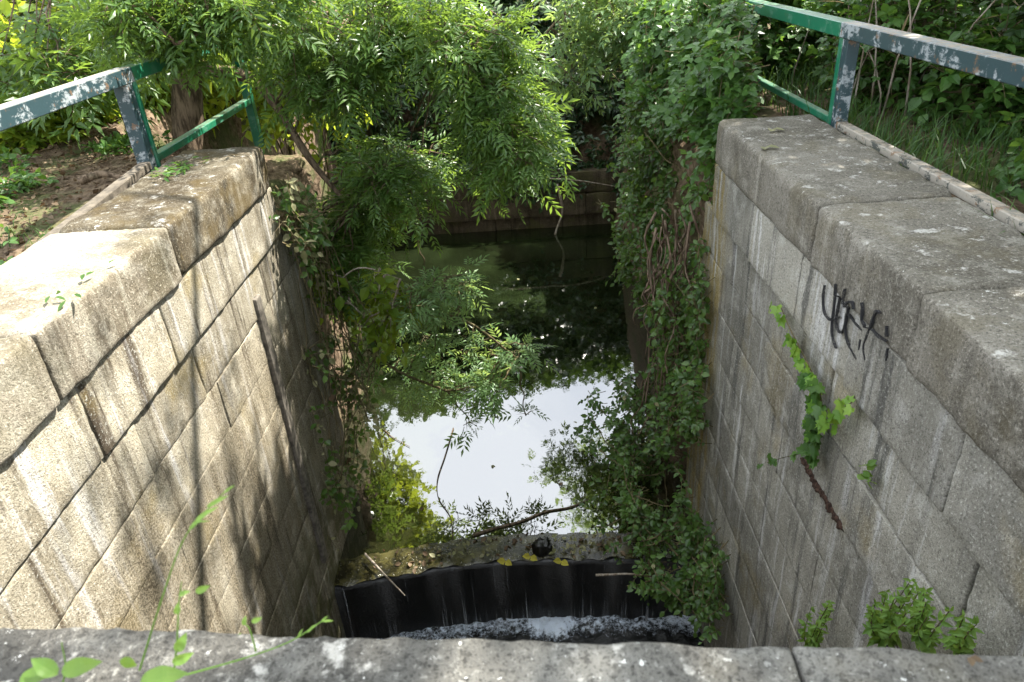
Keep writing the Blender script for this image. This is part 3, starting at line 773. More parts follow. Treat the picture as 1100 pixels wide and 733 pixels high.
# ---- sunlit undergrowth on the left bank
lefts = [((-5.6, 8.4, -.05), (.8, .45, .35), 260, 'low sunlit elder shoots at the back of the leaf litter'), ((-7.6, 8.4, .1), (1.1, .6, .6), 320, 'low yellow green elder shoots left of the leaf litter'), ((-5.0, 5.9, -.15), (.5, .6, .2), 150, 'low leafy shoots at the left edge of the bank'), ((-6.2, 9.6, .2), (1.1, .8, .9), 420, 'pale sunlit elder bush behind the left leaf litter'), ((-8.2, 9.8, .5), (1.5, 1.0, 1.2), 480, 'yellow green elder bush at the far left edge'),
         ((-5.3, 11.2, .5), (1.2, .9, 1.2), 450, 'sunlit elder bush between the two ash trunks'), ((-3.4, 11.8, .2), (1.2, .9, 1.3), 450, 'elder bush glowing behind the green railing post'),
         ((-7.2, 12.4, 1.0), (1.8, 1.2, 1.6), 480, 'tall elder bush deep behind the left railing'), ((-4.9, 13.2, -.4), (1.5, 1.3, 1.6), 480, 'leafy elder bush on the far left shore of the pool'), 
         ((-10.5, 12.5, 1), (2.2, 1.6, 1.9), 420, 'distant elder bush beyond the leftmost bushes'), ((-4.6, 14.5, .8), (1.8, 1.2, 1.8), 420, 'shaded elder bush far behind the ash trunks')]
for c, r, n, lb in lefts:
    shrub('elder_bush', lb, (c[0], c[1], gz(c[0], c[1])), c, r, n, M['bramble' if c[1] < 6 else 'shrub'], OVATE_L if c[1] > 11 else OVATE, .19 if c[1] > 9 else .12, 8, .55 if c[1] > 9 else .3, group=None)
# dark backing thickets that close the view behind
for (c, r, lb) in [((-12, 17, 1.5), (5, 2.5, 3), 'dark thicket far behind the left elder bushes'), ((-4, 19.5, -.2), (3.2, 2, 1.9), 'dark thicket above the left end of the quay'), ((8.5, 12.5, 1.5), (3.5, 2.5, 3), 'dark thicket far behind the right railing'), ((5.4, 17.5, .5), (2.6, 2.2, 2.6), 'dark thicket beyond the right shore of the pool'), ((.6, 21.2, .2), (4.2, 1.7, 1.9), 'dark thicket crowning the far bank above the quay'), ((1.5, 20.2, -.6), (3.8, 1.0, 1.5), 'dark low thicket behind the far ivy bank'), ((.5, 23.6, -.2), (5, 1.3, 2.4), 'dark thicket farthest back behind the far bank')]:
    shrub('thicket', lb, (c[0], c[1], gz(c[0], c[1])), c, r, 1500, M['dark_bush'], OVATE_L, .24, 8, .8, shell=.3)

# ---- far bank above the quay: ivy with shade put into its leaf colour
P = sample([(470, -5), (725, -5), (705, 150), (680, 205), (610, 202), (540, 208), (480, 190)], 1750)
P = np.array([at(x, y, 17.35 + (208 - y) / 200 * 1.7 + rng.normal(0, .22)) for x, y in P])
P = P[vnoise(P * 1.5, 61) > -.55]
draped('ivy_bank', 'dark ivy covered bank above the far quay wall', (0.5, 17.8, -3.4), P, (0, -.9, .2), M['ivy_shade'], OVATE_L, .17, 7, .5, stems=26, droop=.6)
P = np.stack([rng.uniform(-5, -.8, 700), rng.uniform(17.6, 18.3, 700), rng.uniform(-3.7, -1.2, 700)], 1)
draped('ivy_bank', 'dark ivy on the far bank behind the hanging ash leaves', (-3, 17.8, -3.4), P, (0, -.9, .2), M['ivy_shade'], OVATE_L, .17, 6, .5, stems=12, droop=.6)

# light ash sprays reaching in from the right bank tree, top centre
cl = [at(x, y, 13.5 + rng.normal(0, .5)) for x, y in sample([(600, -25), (790, -25), (740, 25), (680, 45), (640, 40), (610, 15)], 26)]
cl += [at(x, y, 13.2 + rng.normal(0, .4)) for x, y in sample([(545, 60), (620, 20), (640, 60), (600, 110), (570, 90)], 6)]
tree('ash_tree', 'young ash leaning in from the right shore at top centre', (3.6, 13.6, -.2), [(3.6, 13.6, -.4), (3.2, 13.6, .8), (2.6, 13.5, 1.5), (1.8, 13.4, 1.7)], .08,
     [[(2.9, 13.5, 1.1), (1.8, 13.5, .9), (.8, 13.3, .3), (.2, 13.2, -.4)]], np.array(cl), M['ash_bright'], ASH_FAR, .34, 9, 4, tl=.5, rad=.35)

# ---- right bank: bramble and ivy pouring down between the wall end and the far quay
up_poly = [(695, -5), (800, -5), (805, 60), (800, 118), (772, 128), (770, 195), (763, 260), (752, 320), (722, 345), (700, 330), (668, 285), (662, 235), (680, 195), (690, 130), (690, 60)]
P = []
for x, y in sample(up_poly, 2100):
    Y = 7.15 + max(0, (775 - x)) / 110 * 3.6 + max(0, (120 - y)) / 120 * 1.0 + rng.normal(0, .28)
    P.append(at(x, y, max(6.85, Y)))
P = np.array(P + [at(x, y, rng.uniform(9.5, 12)) for x, y in sample([(672, 70), (700, 0), (720, 60), (700, 200), (672, 250), (664, 200)], 330)])
hi = P[:, 2] > -.45 + .5 * vnoise(P * 2.5, 44)
draped('bramble', 'bramble thicket on the right bank behind the coping end', (2.6, 8.2, -.3), P[hi], (-.5, -.6, .4), M['bramble'], TRI, .15, 5, .4, cat='bramble', stems=30, droop=.45, lumps=.5)
draped('hanging_ivy', 'leafy ivy curtain hanging down past the right wall end', (2.0, 8.2, -2.5), P[~hi], (-.6, -.6, .2), M['ivy'], OVATE, .085, 7, .36, stems=44, droop=.6, lumps=.45, hole=-.16, extra=(M['pale_leaf'], OVATE, .08, 30))
lo_poly = [(752, 395), (712, 392), (695, 410), (684, 425), (676, 450), (664, 480), (676, 520), (678, 560), (698, 600), (714, 640), (740, 668), (772, 676), (768, 600), (750, 560), (748, 470)]
sp_poly = [(690, 395), (640, 415), (612, 455), (612, 490), (640, 500), (628, 540), (640, 590), (680, 640), (730, 676), (700, 600), (670, 500)]
P = []
for x, y in np.vstack([sample(lo_poly, 1150), sample(sp_poly, 60), sample([(690, 395), (640, 415), (618, 455), (640, 490), (690, 480)], 60)]):
    tx = on_x(x, y, 1.72)[1] if x > 600 else 9
    Y = min(tx, on_z(x, y, WATER + .05)[1], 8.3)
    if y > 600: Y = min(Y, 5.95)
    Y *= 1 - .13 * rng.random() ** 1.3
    P.append(at(x, y, Y))
draped('hanging_ivy', 'low mass of glossy ivy beside the right end of the weir', (1.7, 6.5, -4.2), np.array(P), (-.7, -.5, .3), M['ivy'], OVATE, .072, 7, .34, stems=60, droop=.35, hole=-.14, lumps=.3, extra=(M['pale_leaf'], OVATE, .07, 25))
P = np.array([at(x, y, min(on_x(x, y, 1.78)[1], rng.uniform(6.9, 7.6))) for x, y in sample([(695, 320), (752, 240), (760, 300), (752, 400), (700, 400)], 230)])
draped('hanging_ivy', 'sparse ivy sprigs over the bare roots on the right bank', (1.9, 7.2, -2.2), P, (-.6, -.6, .2), M['ivy'], OVATE, .075, 5, .26, stems=16, droop=.9)
# bare roots and dead stems on the bank face between the two ivy masses
rt = thing('hanging_roots', 'reddish bare roots and dead vines on the right bank', 'roots', (1.95, 7.2, -1.8)); m = MB()
for i in range(85):
    x0 = rng.uniform(690, 758); y0 = rng.uniform(215, 400); a = at(x0, y0, rng.uniform(6.9, 7.9)); a[0] = min(max(a[0], 1.45), 2.05)
    L = rng.uniform(.5, 1.6); q = [a]
    for s in range(5): q.append(q[-1] + np.array([rng.normal(0, .075), rng.normal(0, .06), -L / 5 * rng.uniform(.6, 1.3)]))
    m.tube(spline(q, 3), np.linspace(rng.uniform(.006, .018), .004, 16), 5)
m.build('root', M['root'], rt, smooth=True)
m = MB(); m.rbox((1.93, 6.95, -6.2), (2.5, 9.0, -.7), .12, .12, .09, 3, warp=.15)
tag(m.build('earth_bank', M['ground'], smooth=True), kind='structure')
m = MB(); m.rbox((-3.9, 7.6, -6.2), (-3.0, 10.5, -1.0), .12, .15, .1, 3, warp=.2, seed=9)
tag(m.build('earth_bank', M['ground'], smooth=True), kind='structure')

# ---- left bank: pale dry creepers over the wall end
P = []
for x, y in sample([(298, 195), (335, 200), (360, 290), (395, 300), (400, 345), (405, 400), (385, 470), (378, 560), (364, 600), (354, 500), (342, 400), (328, 300), (312, 255)], 560):
    t = on_x(x, y, -2.36)[1]; Y = min(t, 8.0) if y < 420 else min(t, on_z(x, y, WATER)[1], 7.6)
    P.append(at(x, y, max(6.2, Y * (1 - .06 * rng.random()))))
P = np.array(P); pick = rng.random(len(P)) < .26; P += rng.normal(0, .09, P.shape) * np.array([.5, 1, 1])
draped('dry_creeper', 'pale half dry creeper trailing over the left wall end', (-2.3, 7.5, -2.5), P[pick], (.8, -.4, .2), M['pale_leaf'], OVATE, .085, 4, .28, stems=34, droop=.9, hole=-.15)
draped('hanging_ivy', 'green ivy trailing down the left wall end to the weir', (-2.3, 7.3, -3.0), P[~pick], (.8, -.4, .2), M['ivy'], OVATE, .085, 5, .26, stems=18, droop=.8, hole=-.05, extra=(M['litter'], OVATE, .12, 25))
# ash seedling branch reaching over the water
lp = [(-2.45, 7.9, -3.4), (-2.05, 7.9, -2.9), at(445, 340, 7.9), at(500, 345, 7.9), at(555, 385, 8.0)]
cl = np.array([at(x, y, 7.9 + rng.normal(0, .25)) for x, y in np.vstack([sample([(430, 330), (455, 300), (508, 292), (505, 312), (470, 335), (450, 350)], 13), sample([(400, 385), (410, 362), (450, 355), (520, 345), (562, 372), (568, 412), (540, 428), (470, 418), (430, 422), (405, 410)], 28)])] + [at(565, 447, 7.9), at(505, 455, 7.9)])
tree('ash_sapling', 'low ash bough stretching over the water from the left bank', (-2.5, 7.9, -3.5), lp, .03, [[lp[1], at(440, 310, 7.9), at(500, 295, 7.9)], [lp[1], at(430, 400, 7.8), at(480, 420, 7.8)]],
     cl, M['ash_bright'], ASH, .25, 5, 3, tl=.2, droop=.3, barkm=M['twig'], rad=.12, cat='sapling')
cl = np.array([at(x, y, 7.6 + rng.normal(0, .2)) for x, y in sample([(340, 290), (390, 285), (440, 300), (425, 340), (400, 370), (350, 360)], 16)])
tree('bush', 'sunlit drooping leaves on a pale arching twig at left', (-2.5, 7.7, -2.2), [(-2.5, 7.7, -2.3), at(355, 315, 7.6), at(385, 288, 7.6), at(430, 300, 7.6)], .016, [[at(360, 312, 7.6), at(390, 340, 7.6), at(400, 365, 7.6)]],
     cl, M['shrub'], OVATE, .15, 4, 4, tl=.28, droop=.9, barkm=M['bark_pale'], rad=.1, cat='bush')

# ---- right side behind the railing
rights = [((4.4, 8.6, .5), (1.1, .9, 1.2), 520, 'bramble bush behind the green railing end', TRI, .17, 'bramble'), ((4.3, 6.6, .1), (.75, .7, .6), 300, 'low leafy bush just behind the slate railing', OVATE, .12, 'bramble'), ((4.2, 4.6, .05), (.9, .9, .5), 380, 'low bramble mat in the grass at the right edge', TRI, .13, 'bramble'), ((3.75, 7.5, .35), (.6, .6, .8), 320, 'bramble bush right behind the joint of the two right railings', TRI, .13, 'bramble'), ((5.3, 6.4, .5), (1.1, 1.1, 1.0), 520, 'dark bush between the low bushes and the right edge', OVATE, .13, 'dark_bush'),
          ((6.3, 7.8, .8), (1.6, 1.3, 1.6), 600, 'dark bush at the right edge behind the railing', OVATE, .15, 'dark_bush'), ((3.2, 9.8, .3), (.9, .9, 1.1), 420, 'bramble bush beside the far green railing post', TRI, .17, 'bramble'),
          ((5.4, 10.8, 1.0), (2.0, 1.3, 1.9), 650, 'dark bush behind the dry reeds', OVATE_L, .18, 'dark_bush'), ((3.0, 12.2, .2), (1.3, 1.2, 1.6), 480, 'dark bush on the right shore of the pool', OVATE_L, .18, 'dark_bush')]
for c, r, n, lb, tm, sz, mt in rights:
    shrub('bramble_bush' if mt == 'bramble' else 'dark_bush', lb, (c[0], c[1], gz(c[0], c[1])), c, r, n, M[mt], tm, sz, 6, .45, droop=.45)
rd = thing('reed_clump', 'clump of dry tan reed stalks behind the slate railing', 'reeds', (4.0, 7.6, gz(4, 7.6))); m = MB(); lf = MB()
for i in range(34):
    x0, y0 = 3.1 + 1.8 * rng.random(), 6.7 + 2.2 * rng.random(); h = rng.uniform(.8, 2.2); a = np.array([x0, y0, gz(x0, y0)]); lean = rng.normal(0, .22, 2)
    p = np.array([a + np.array([lean[0] * t * t * h, lean[1] * t * t * h, h * t - .15 * t * t * (rng.random() < .3)]) for t in np.linspace(0, 1, 5)])
    m.tube(p, np.linspace(.011, .004, 5), 5)
    if i % 3 == 0: place(lf, THIN, p[2:4], rand_dir(2, .3), .35, roll=.8)
m.build('stalk', M['bark_pale'], rd, smooth=True); lf.build('leaves', M['straw'], rd)

GROUPS = {'elder_bush': 'elder bushes on the left bank', 'metal_railing': 'railings along the canal walls', 'canal_wall': 'granite walls of the canal', 'thicket': 'dark thickets closing the view', 'bramble_bush': 'brambles behind the right railing', 'dark_bush': 'dark bushes behind the right railing', 'fresh_weed': 'fresh weeds at the foot of the right wall', 'weed_patch': 'weed patches on the left bank', 'foreground_weed': 'weeds in front of the parapet', 'fallen_twig': 'green twigs on the left coping', 'caught_leaf': 'yellow leaves on the weir lip', 'fallen_leaf': 'fallen leaves on the stone', 'floating_twig': 'twigs floating on the pool', 'drift_stick': 'sticks at the weir lip', 'dead_branch': 'dead branches on the far quay', 'hanging_ivy': 'ivy hanging over the canal banks', 'ivy_bank': 'ivy on the far bank', 'ash_tree': 'ash trees around the pool', 'poplar_tree': 'tall trees over the right bank'}
def blades(name, label, base, pts, hgt, mat, w=.007, lean=.5, kind=None, cat='grass'):
    mb = MB(); n = len(pts); pts = np.asarray(pts, float); an = rng.random(n) * 6.283; h = hgt * rng.uniform(.5, 1.2, n); le = lean * rng.uniform(.2, 1.4, n)
    dx = np.stack([np.cos(an), np.sin(an), 0 * an], 1); sd = np.stack([-np.sin(an), np.cos(an), 0 * an], 1); V = []
    for t, ww in ((0, 1), (.35, .9), (.7, .6), (1, .08)):
        c = pts + dx * (le * h * t * t)[:, None] + np.array([0, 0, 1.0]) * (h * (t - .35 * le * t * t))[:, None]
        V += [c - sd * w * ww, c + sd * w * ww]
    V = np.stack(V, 1).reshape(-1, 3); q = np.array([[0, 1, 3, 2], [2, 3, 5, 4], [4, 5, 7, 6]])[None] + (np.arange(n) * 8)[:, None, None]
    mb.add(V, q.reshape(-1, 4)); o = mb.build(name, mat, None, origin=base)
    return tag(o, label, cat if kind is None else None, None, kind)
def scat(n, x0, x1, y0, y1):
    x = rng.uniform(x0, x1, n); y = rng.uniform(y0, y1, n); z = ground_z(x.reshape(-1, 1), y.reshape(-1, 1)).ravel(); return np.stack([x, y, z - .01], 1)
g = scat(5200, 2.68, 5.2, 2.2, 9.5); g = g[vnoise(g * 1.7, 71) > -.25]
blades('grass', 'green grass growing behind the right railing', (3.5, 5, -.2), g, .34, M['grass'], .006, .8, 'stuff')
g = scat(1500, -6, -3.35, 2.2, 8.2); g = g[vnoise(g * 1.3, 72) > .15]
blades('grass', 'thin grass on the left bank soil', (-4.5, 5, -.2), g, .16, M['grass'], .005, .8, 'stuff')
# leaf litter on the left bank
g = scat(8000, -8.5, -3.3, 3.0, 10.5); mb = MB(); g[:, 2] += .02 + .02 * rng.random(len(g)); place(mb, OVATE, g, rand_dir(len(g), 0) * np.array([1, 1, .35]), rng.uniform(.03, .075, len(g)), roll=.6)
tag(mb.build('leaf_litter', M['litter']), 'brown leaf litter on the left bank', None, None, 'stuff')
# low green weeds on the left bank near the coping
for (x, y, n, lb) in [(-3.75, 4.2, 90, 'low green weeds spilling against the nearest left coping edge'), (-4.1, 5.3, 70, 'low green weeds on the soil at the left picture edge'), (-4.9, 6.6, 80, 'patch of green weeds in the leaf litter'), (-3.45, 3.5, 110, 'low weeds at the near end of the left rail'), (-5.4, 7.2, 100, 'loose green weeds beside the fallen branch'), (-4.3, 7.9, 110, 'green weeds at the foot of the ash trunks'), (-6.3, 7.9, 120, 'taller green weeds under the elder bushes')]:
    shrub('weed_patch', lb, (x, y, gz(x, y)), (x, y, gz(x, y) + .05), (.5, .5, .16), int(n * 1.5), M['bramble'] if n != 120 else M['shrub'], OVATE, .075, 5, .16, cat='weeds', stems=0, shell=.1)
lg = thing('fallen_log', 'brown fallen branch lying in the left leaf litter', 'log', (-4.6, 7.0, -.2)); m = MB()
lp = [on_z(85, 195, -.08), on_z(110, 187, -.05), on_z(140, 192, -.1), on_z(160, 188, -.12)]
m.tube(spline(lp, 5), np.linspace(.035, .02, 16), 8, .3); m.build('wood', M['bark'], lg, smooth=True)

# dry grass tuft on the ledge at the left wall end
p = np.stack([rng.uniform(-2.55, -2.34, 240), rng.uniform(6.9, 7.45, 240), np.full(240, -.93)], 1)
blades('grass_tuft', 'straw coloured grass tuft on the ledge at the left wall end', (-2.45, 7.15, -.9), p, .42, M['straw'], .005, 1.4, cat='grass tuft')

# ---- ivy sprig on the right wall
iv = thing('ivy_sprig', 'bright young ivy sprig climbing the right wall below the graffiti', 'ivy', on_x(880, 490, RX)); m = MB(); lf = MB(); lf2 = MB()
path = [(838, 328), (848, 352), (858, 372), (872, 400), (882, 430), (880, 465), (876, 498)]
C = spline([on_x(x, y, RX - .02) for x, y in path], 8); m.tube(C, np.linspace(.004, .008, len(C)), 5)
B = spline([on_x(x, y, RX - .03) for x, y in [(884, 455), (900, 445), (915, 432)]], 8); m.tube(B, .004, 5)
D = spline([on_x(x, y, RX - .03) for x, y in [(876, 480), (858, 488), (840, 492), (824, 497)]], 8); m.tube(D, .003, 5)
m.build('stem', M['twig'], iv)
def onwall(mb, pts, n, s, sd):
    p = pts[rng.integers(0, len(pts), n)] + np.stack([-rng.uniform(.005, .05, n), rng.normal(0, sd, n), rng.normal(0, sd, n)], 1)
    place(mb, IVYL, p, np.stack([rng.normal(-.15, .2, n), rng.normal(0, .8, n), rng.normal(-.6, .5, n)], 1), s * rng.uniform(.7, 1.25, n), up=(-1, -.3, .5), roll=.35)
onwall(lf, C[:30], 30, .075, .022); onwall(lf2, C[26:], 64, .085, .05); onwall(lf, C[22:44], 14, .08, .05); onwall(lf, B, 18, .08, .035); onwall(lf2, D, 14, .045, .02)
lf.build('young_leaves', M['lime'], iv); lf2.build('old_leaves', M['bramble'], iv)
sp = thing('wall_weed', 'tiny green weed in an open joint right of the ivy sprig', 'weed', on_x(930, 515, RX)); lf = MB()
p = np.array([on_x(930 + a, 508 + b, RX - .03) for a, b in rng.uniform(-6, 6, (12, 2)) * np.array([.7, 1.5])]); place(lf, OVATE, p, rand_dir(12, .3), .06, up=(-1, 0, .5)); lf.build('foliage', M['nettle'], sp)

# fresh weeds growing out of the foot of the right wall
for (cx_, cy_, w_, h_, n, lb) in [(880, 672, 14, 26, 5, 'small fresh weed at the foot of the right wall, nearest the pool'), (962, 665, 34, 42, 9, 'broad leafy fresh weed above the right of the parapet'), (1003, 665, 18, 34, 6, 'upright fresh weed right of the broad leafy one'), (1042, 676, 14, 14, 3, 'tiny fresh weed nearest the right picture corner')]:
    b0 = on_x(cx_, cy_ + 30, RX); b0[0] -= .04
    r = thing('fresh_weed', lb, 'weed', b0); w = MB(); lf = MB()
    for i in range(n):
        tip = on_x(cx_ + rng.uniform(-w_, w_), cy_ - h_ * rng.uniform(.2, 1), RX - .1 - .1 * rng.random()); s0 = b0 + rng.normal(0, .02, 3)
        c = spline([s0, (s0 + tip) / 2 + np.array([-.04, 0, -.02]), tip], 5); w.tube(c, np.linspace(.004, .002, len(c)), 4)
        q = np.repeat(c[2:], 4, 0); nq = len(q); place(lf, NETTLE, q, rand_dir(nq, .25), np.linspace(.07, .035, nq) * rng.uniform(.7, 1.2, nq), up=(-.5, -.4, .7), roll=.4)
    w.build('stems', M['twig'], r); lf.build('foliage', M['nettle'], r)

# ---- weeds in front of the parapet, lower left
def weed(label, pix, Y, leaves, size, mat=M['nettle']):
    C = spline([at(x, y, Y + k * .01) for k, (x, y) in enumerate(pix)], 8); r = thing('foreground_weed', label, 'weed', C[0]); w = MB(); w.tube(C, np.linspace(.0017, .0008, len(C)), 5); w.build('stem', M['nettle'], r)
    lf = MB()
    for x, y, ang, s in leaves:
        p = at(x, y, Y); q = at(x + 40 * math.cos(ang), y - 40 * math.sin(ang), Y + .01); place(lf, FINE if s > 0 else FINE_N, [p], [q - p], abs(s) * .85, up=(.1, -.6, .7), roll=.35)
    lf.build('foliage', mat, r); return r
weed('pair of broad pale leaves on a weed at the lower left edge', [(60, 760), (70, 720), (66, 690)], .62, [(62, 725, 2.6, .05), (66, 722, .3, .055), (20, 735, .5, .06), (128, 710, -.2, .03), (150, 735, .35, .07)], .05)
weed('upright foreground weed with five oval leaves, centre left', [(185, 740), (190, 690), (192, 650), (195, 625)], .68, [(190, 700, 1.1, .035), (192, 640, .5, .018), (210, 636, .35, .022), (190, 660, 1.5, .02), (185, 712, .35, .035)], .05)
weed('slender weed stalk leaning right over the parapet', [(200, 725), (260, 708), (310, 690), (345, 668)], .7, [(330, 680, .9, -.025), (345, 668, .2, -.02), (320, 686, 1.3, -.02), (345, 668, .8, -.015)], .03)
weed('small curled foreground weed with two leaves', [(275, 700), (268, 676), (260, 668)], .72, [(262, 672, 1.5, .018), (270, 668, .3, .018), (258, 680, -1.9, .012)], .02)
weed('feathery grass stalk in front of the left wall', [(150, 720), (175, 640), (200, 575), (240, 530)], .72, [(203, 570, .9, -.035), (210, 560, .7, -.04), (222, 545, .55, -.035), (205, 565, .5, -.03), (240, 530, .7, -.02)], .03)

# ---- sticks, twigs and leaves on the water and the weir lip
def stick(name, label, pts, r, mat='bark', cat='stick'):
    C = spline(pts, 6); o = thing(name, label, cat, C[0]); m = MB(); m.tube(C, np.linspace(r, r * .5, len(C)), 6, .2); m.build('wood', M[mat], o, smooth=True); return o
wz = lambda x, y, h=.015: on_z(x, y, WATER + h)
stick('floating_branch', 'thin dark branch floating in the bright reflection', [wz(508, 575), wz(530, 568), wz(560, 560), wz(585, 550), wz(612, 545), wz(632, 537)], .02)
stick('floating_twig', 'long wavy dark twig lying across the bright reflection', [wz(487, 460), wz(478, 490), wz(470, 515), wz(471, 535), wz(484, 556), wz(486, 580)], .009)
stick('floating_twig', 'short dark twig at the left of the bright reflection', [wz(413, 462), wz(422, 470), wz(440, 480)], .008)
stick('drift_stick', 'pale stick leaning over the left of the weir lip', [wz(392, 595, .1), wz(408, 612, .06), wz(435, 640, -.1)], .016, 'bark_pale')
stick('drift_stick', 'pale stick poking out at the right of the weir lip', [on_z(640, 618, WATER + .1), on_z(690, 618, WATER + .15), on_z(725, 636, WATER + .05)], .014, 'bark_pale')
stick('dead_branch', 'pale dead branch hanging down the far quay wall', [at(598, 198, 17.15), at(602, 212, 17.1), at(604, 228, 17.1), at(598, 246, 17.0), at(594, 262, 16.9)], .04, 'bark_pale', 'branch')
stick('dead_branch', 'long thin dead branch lying along the top of the far quay', [at(530, 196, 17.0), at(580, 192, 17.0), at(620, 194, 16.9), at(665, 201, 16.9)], .022, 'bark_pale', 'branch')
stick('hanging_vine', 'thin bare vine hanging to the water from the ash leaves', [at(446, 195, 9.5), at(449, 240, 9.6), at(450, 268, 9.7), at(456, 280, 9.7), at(452, 296, 9.8)], .012, 'bark', 'vine')
for i, (x, y, lb) in enumerate([(543, 603, 'yellow leaf caught at the middle of the weir lip'), (570, 598, 'yellow leaf right of the middle of the weir lip'), (603, 603, 'small yellow leaf near the dark clod on the weir lip')]):
    o = thing('caught_leaf', lb, 'leaf', wz(x, y)); lf = MB(); place(lf, OVATE, [wz(x, y, .03)] * 2, [(.5, -.7, .3), (-.6, -.4, .5)], .13, up=(0, -.6, .8), roll=.1); lf.build('blade', M['yellow'], o)
o = thing('mud_clod', 'dark clod of drift stuck on the weir lip', 'debris', wz(583, 588)); m = MB(); c = wz(583, 590, 0); m.rbox(c - np.array([.12, .09, .05]), c + np.array([.12, .09, .13]), .04, .06, .05, 9); m.build('clod', M['weir'], o, smooth=True)
db = MB(); n = 90; x = rng.uniform(-2.2, 1.5, n); y = np.array([arc(v) for v in x]) + rng.uniform(.0, .4, n); place(db, OVATE, np.stack([x, y, np.full(n, WATER + .015)], 1), rand_dir(n) * np.array([1, 1, .4]), rng.uniform(.04, .1, n), roll=.7)
tag(db.build('drift_litter', M['litter']), 'brown drift leaves gathered along the weir lip', None, None, 'stuff')
db = MB(); n = 90; x = np.concatenate([rng.uniform(-1.3, -.6, 30), rng.uniform(.1, .9, 60)]); y = np.array([arc(v) for v in x]) + rng.uniform(.0, .3, n); place(db, OVATE, np.stack([x, y, WATER + rng.uniform(.01, .09, n)], 1), rand_dir(n, .3), rng.uniform(.04, .09, n), roll=.7)
tag(db.build('water_weed', M['pale_leaf']), 'pale green weed growing along the weir lip', None, None, 'stuff')
for i, (x, y, lb) in enumerate([(640, 330, 'pale leaf floating on the dark water near the right bank'), (555, 300, 'tiny leaf floating alone in the middle of the dark water'), (528, 500, 'small leaf floating in the middle of the bright reflection'), (455, 545, 'brown leaf floating at the lower left of the bright reflection'), (600, 520, 'small leaf floating at the right of the bright reflection')]):
    p = wz(x, y, .006); o = thing('floating_leaf', lb, 'leaf', p, 'leaves floating on the pool'); lf = MB(); place(lf, FINE, [p], [(rng.normal(), rng.normal(), .02)], .1, roll=.05); lf.build('blade', M['litter' if i > 2 else 'pale_leaf'], o)
# fallen leaves on the copings and parapet
for i, (p, lb, mt) in enumerate([(on_z(822, 158, .012), 'yellow green leaf on the far end of the right coping', 'pale_leaf'), (on_z(829, 139, .012), 'small leaf at the far tip of the right coping', 'pale_leaf'), (on_z(1042, 706, .505), 'rusty brown leaf on the right of the parapet', 'litter')]):
    o = thing('fallen_leaf', lb, 'leaf', p); lf = MB(); place(lf, OVATE, [p, p], [(.8, -.5, .1), (-.3, -.8, .15)], .11 if i < 2 else .018, roll=.15); lf.build('blade', M[mt], o)
for (p, n, lb) in [(on_z(185, 185, .01), 40, 'fresh green ash twig lying on the far half of the left coping'), (on_z(75, 312, .01), 8, 'wilted green twig lying on the near half of the left coping'), (on_z(200, 178, .01), 26, 'second green twig beside the lower green rail on the left coping')]:
    o = thing('fallen_twig', lb, 'twig', p); lf = MB(); q = np.array(p) + rng.normal(0, 1, (n, 3)) * np.array([.08, .12, .004]) + np.array([0, 0, .01]); place(lf, NARROW, q, rand_dir(n) * np.array([1, 1, .2]), .085, roll=.3); lf.build('leaves', M['bramble'], o)

# ---- trees whose shade falls on the right wall, the parapet and (in flecks) the left wall
def canopy(name, label, loc, trunk, limbs, lo, hi, n, size, ntw=9, hole=-.2, leafm=None, tl=.7):
    P = np.array(lo) + rng.random((n, 3)) * (np.array(hi) - np.array(lo)); P = P[vnoise(P * .8 + 5, 91) > hole]
    return tree(name, label, loc, trunk, .22, limbs, P, leafm or M['ash'], ASH_FAR, size, ntw, 4, tl=tl, rad=.6)
canopy('poplar_tree', 'tall leafy tree on the right bank shading the grey wall', (6.2, 3.5, -.3), [(6.2, 3.5, -.4), (6.1, 3.6, 2.5), (5.9, 3.7, 5), (5.8, 3.8, 8)],
       [[(6.1, 3.6, 3), (4.6, 3.2, 4), (3.2, 2.8, 4.6)], [(6, 3.6, 4), (5, 6, 5), (4, 8, 5.5)], [(6, 3.6, 3.5), (5, 1.5, 4.4), (3, .8, 5)]], (3.0, -2, 3.6), (8.8, 9, 7.0), 320, .5, 10, -.45)
canopy('poplar_tree', 'thin high tree crown leaning over the canal from the right', (7.5, 7.5, -.3), [(7.5, 7.5, -.4), (7, 7, 4), (5, 6, 7), (3, 5, 8.3)],
       [[(5, 6, 7), (3, 7.5, 8), (1.5, 8.5, 8.4)], [(3, 5, 8.3), (1.5, 4, 8.6), (.6, 3.6, 8.7)]], (.9, 2.0, 7.4), (5.2, 10.0, 9.2), 50, .42, 6, 0.0)
canopy('ash_tree', 'tall ash crown high over the left shore of the pool', (-5, 15.5, -.3), [(-5, 15.5, -.5), (-4.6, 15.5, 2.5), (-3.8, 15.4, 4.5), (-2.8, 15.3, 6.2)],
       [[(-4.2, 15.4, 3.6), (-2.6, 15.2, 4.2), (-1.2, 15, 4.4)]], (-5.8, 12.6, 4.4), (-2, 15.2, 8), 50, .42, 8, -.2)
# ------------------------------------------------------------------ light
SUN = nrmz(np.array([.47, .29, .83]))
w = bpy.data.worlds.new('World'); SC.world = w; w.use_nodes = True; nt = w.node_tree; nt.nodes.clear()
wo = nt.nodes.new('ShaderNodeOutputWorld'); bg = nt.nodes.new('ShaderNodeBackground'); sky = nt.nodes.new('ShaderNodeTexSky')
sky.sky_type = 'NISHITA'; sky.sun_disc = False; sky.sun_elevation = math.asin(SUN[2]); sky.sun_rotation = math.atan2(SUN[0], SUN[1]); sky.air_density = 1.2; sky.dust_density = 2.5
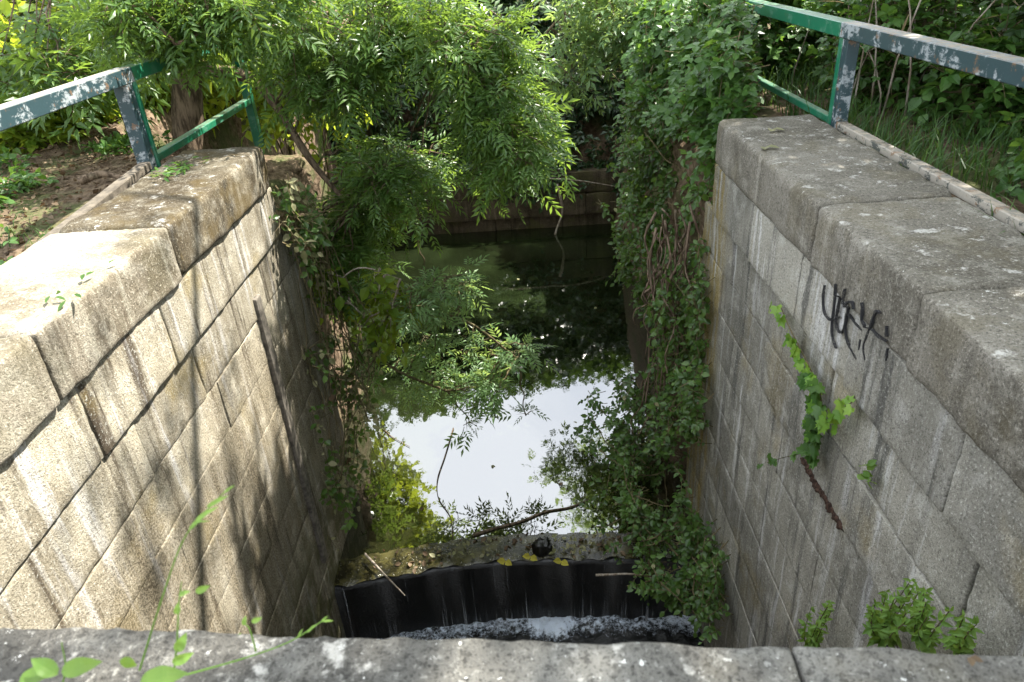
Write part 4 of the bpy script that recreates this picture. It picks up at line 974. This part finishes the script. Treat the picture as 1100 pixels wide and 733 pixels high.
# thin bright cloud over most of the sky
tc = nt.nodes.new('ShaderNodeTexCoord'); nz = nt.nodes.new('ShaderNodeTexNoise'); nz.inputs['Scale'].default_value = 2.2; nz.inputs['Detail'].default_value = 6
mr = nt.nodes.new('ShaderNodeMapRange'); mr.inputs[1].default_value = .36; mr.inputs[2].default_value = .58; mr.inputs[3].default_value = .35; mr.inputs[4].default_value = .9
mxx = nt.nodes.new('ShaderNodeMix'); mxx.data_type = 'RGBA'; mxx.inputs[7].default_value = (9, 9.4, 9.9, 1)
nt.links.new(tc.outputs['Generated'], nz.inputs['Vector']); nt.links.new(nz.outputs['Fac'], mr.inputs[0]); nt.links.new(mr.outputs[0], mxx.inputs[0])
nt.links.new(sky.outputs[0], mxx.inputs[6]); nt.links.new(mxx.outputs[2], bg.inputs[0]); bg.inputs[1].default_value = .1; nt.links.new(bg.outputs[0], wo.inputs[0])
sl = bpy.data.lights.new('sun', 'SUN'); sl.energy = 5; sl.angle = math.radians(.6); sl.color = (1, .95, .86)
so = bpy.data.objects.new('sun', sl); COL.objects.link(so); so.rotation_euler = Vector(SUN).to_track_quat('Z', 'Y').to_euler(); so.location = (6, 3, 14)

# ------------------------------------------------------------------ camera
cd = bpy.data.cameras.new('camera'); cam = bpy.data.objects.new('camera', cd); COL.objects.link(cam)
cd.sensor_width = 36; cd.lens = FPX / W0 * 36; cd.dof.use_dof = True; cd.dof.focus_distance = 6.5; cd.dof.aperture_fstop = 5.6; cd.clip_end = 2000; cd.clip_start = .02
R = np.array([CX, CY, CZ]); R = np.stack([R[:, 0], -R[:, 1], -R[:, 2]], 1)
u, _, vt = np.linalg.svd(R); R = u @ vt
cam.matrix_world = Matrix.Translation(Vector(EYE)) @ Matrix(R.tolist()).to_4x4()
SC.camera = cam
SC.view_settings.view_transform = 'Standard'; SC.view_settings.look = 'None'; SC.view_settings.exposure = 2.0; SC.view_settings.gamma = 1
SC.cycles.max_bounces = 8; SC.cycles.transparent_max_bounces = 8; SC.cycles.use_denoising = True

for o in list(SC.objects):
    if o.parent is None:
        g = GROUPS.get(o.name.split('.')[0])
        if g and 'group' not in o: o['group'] = g
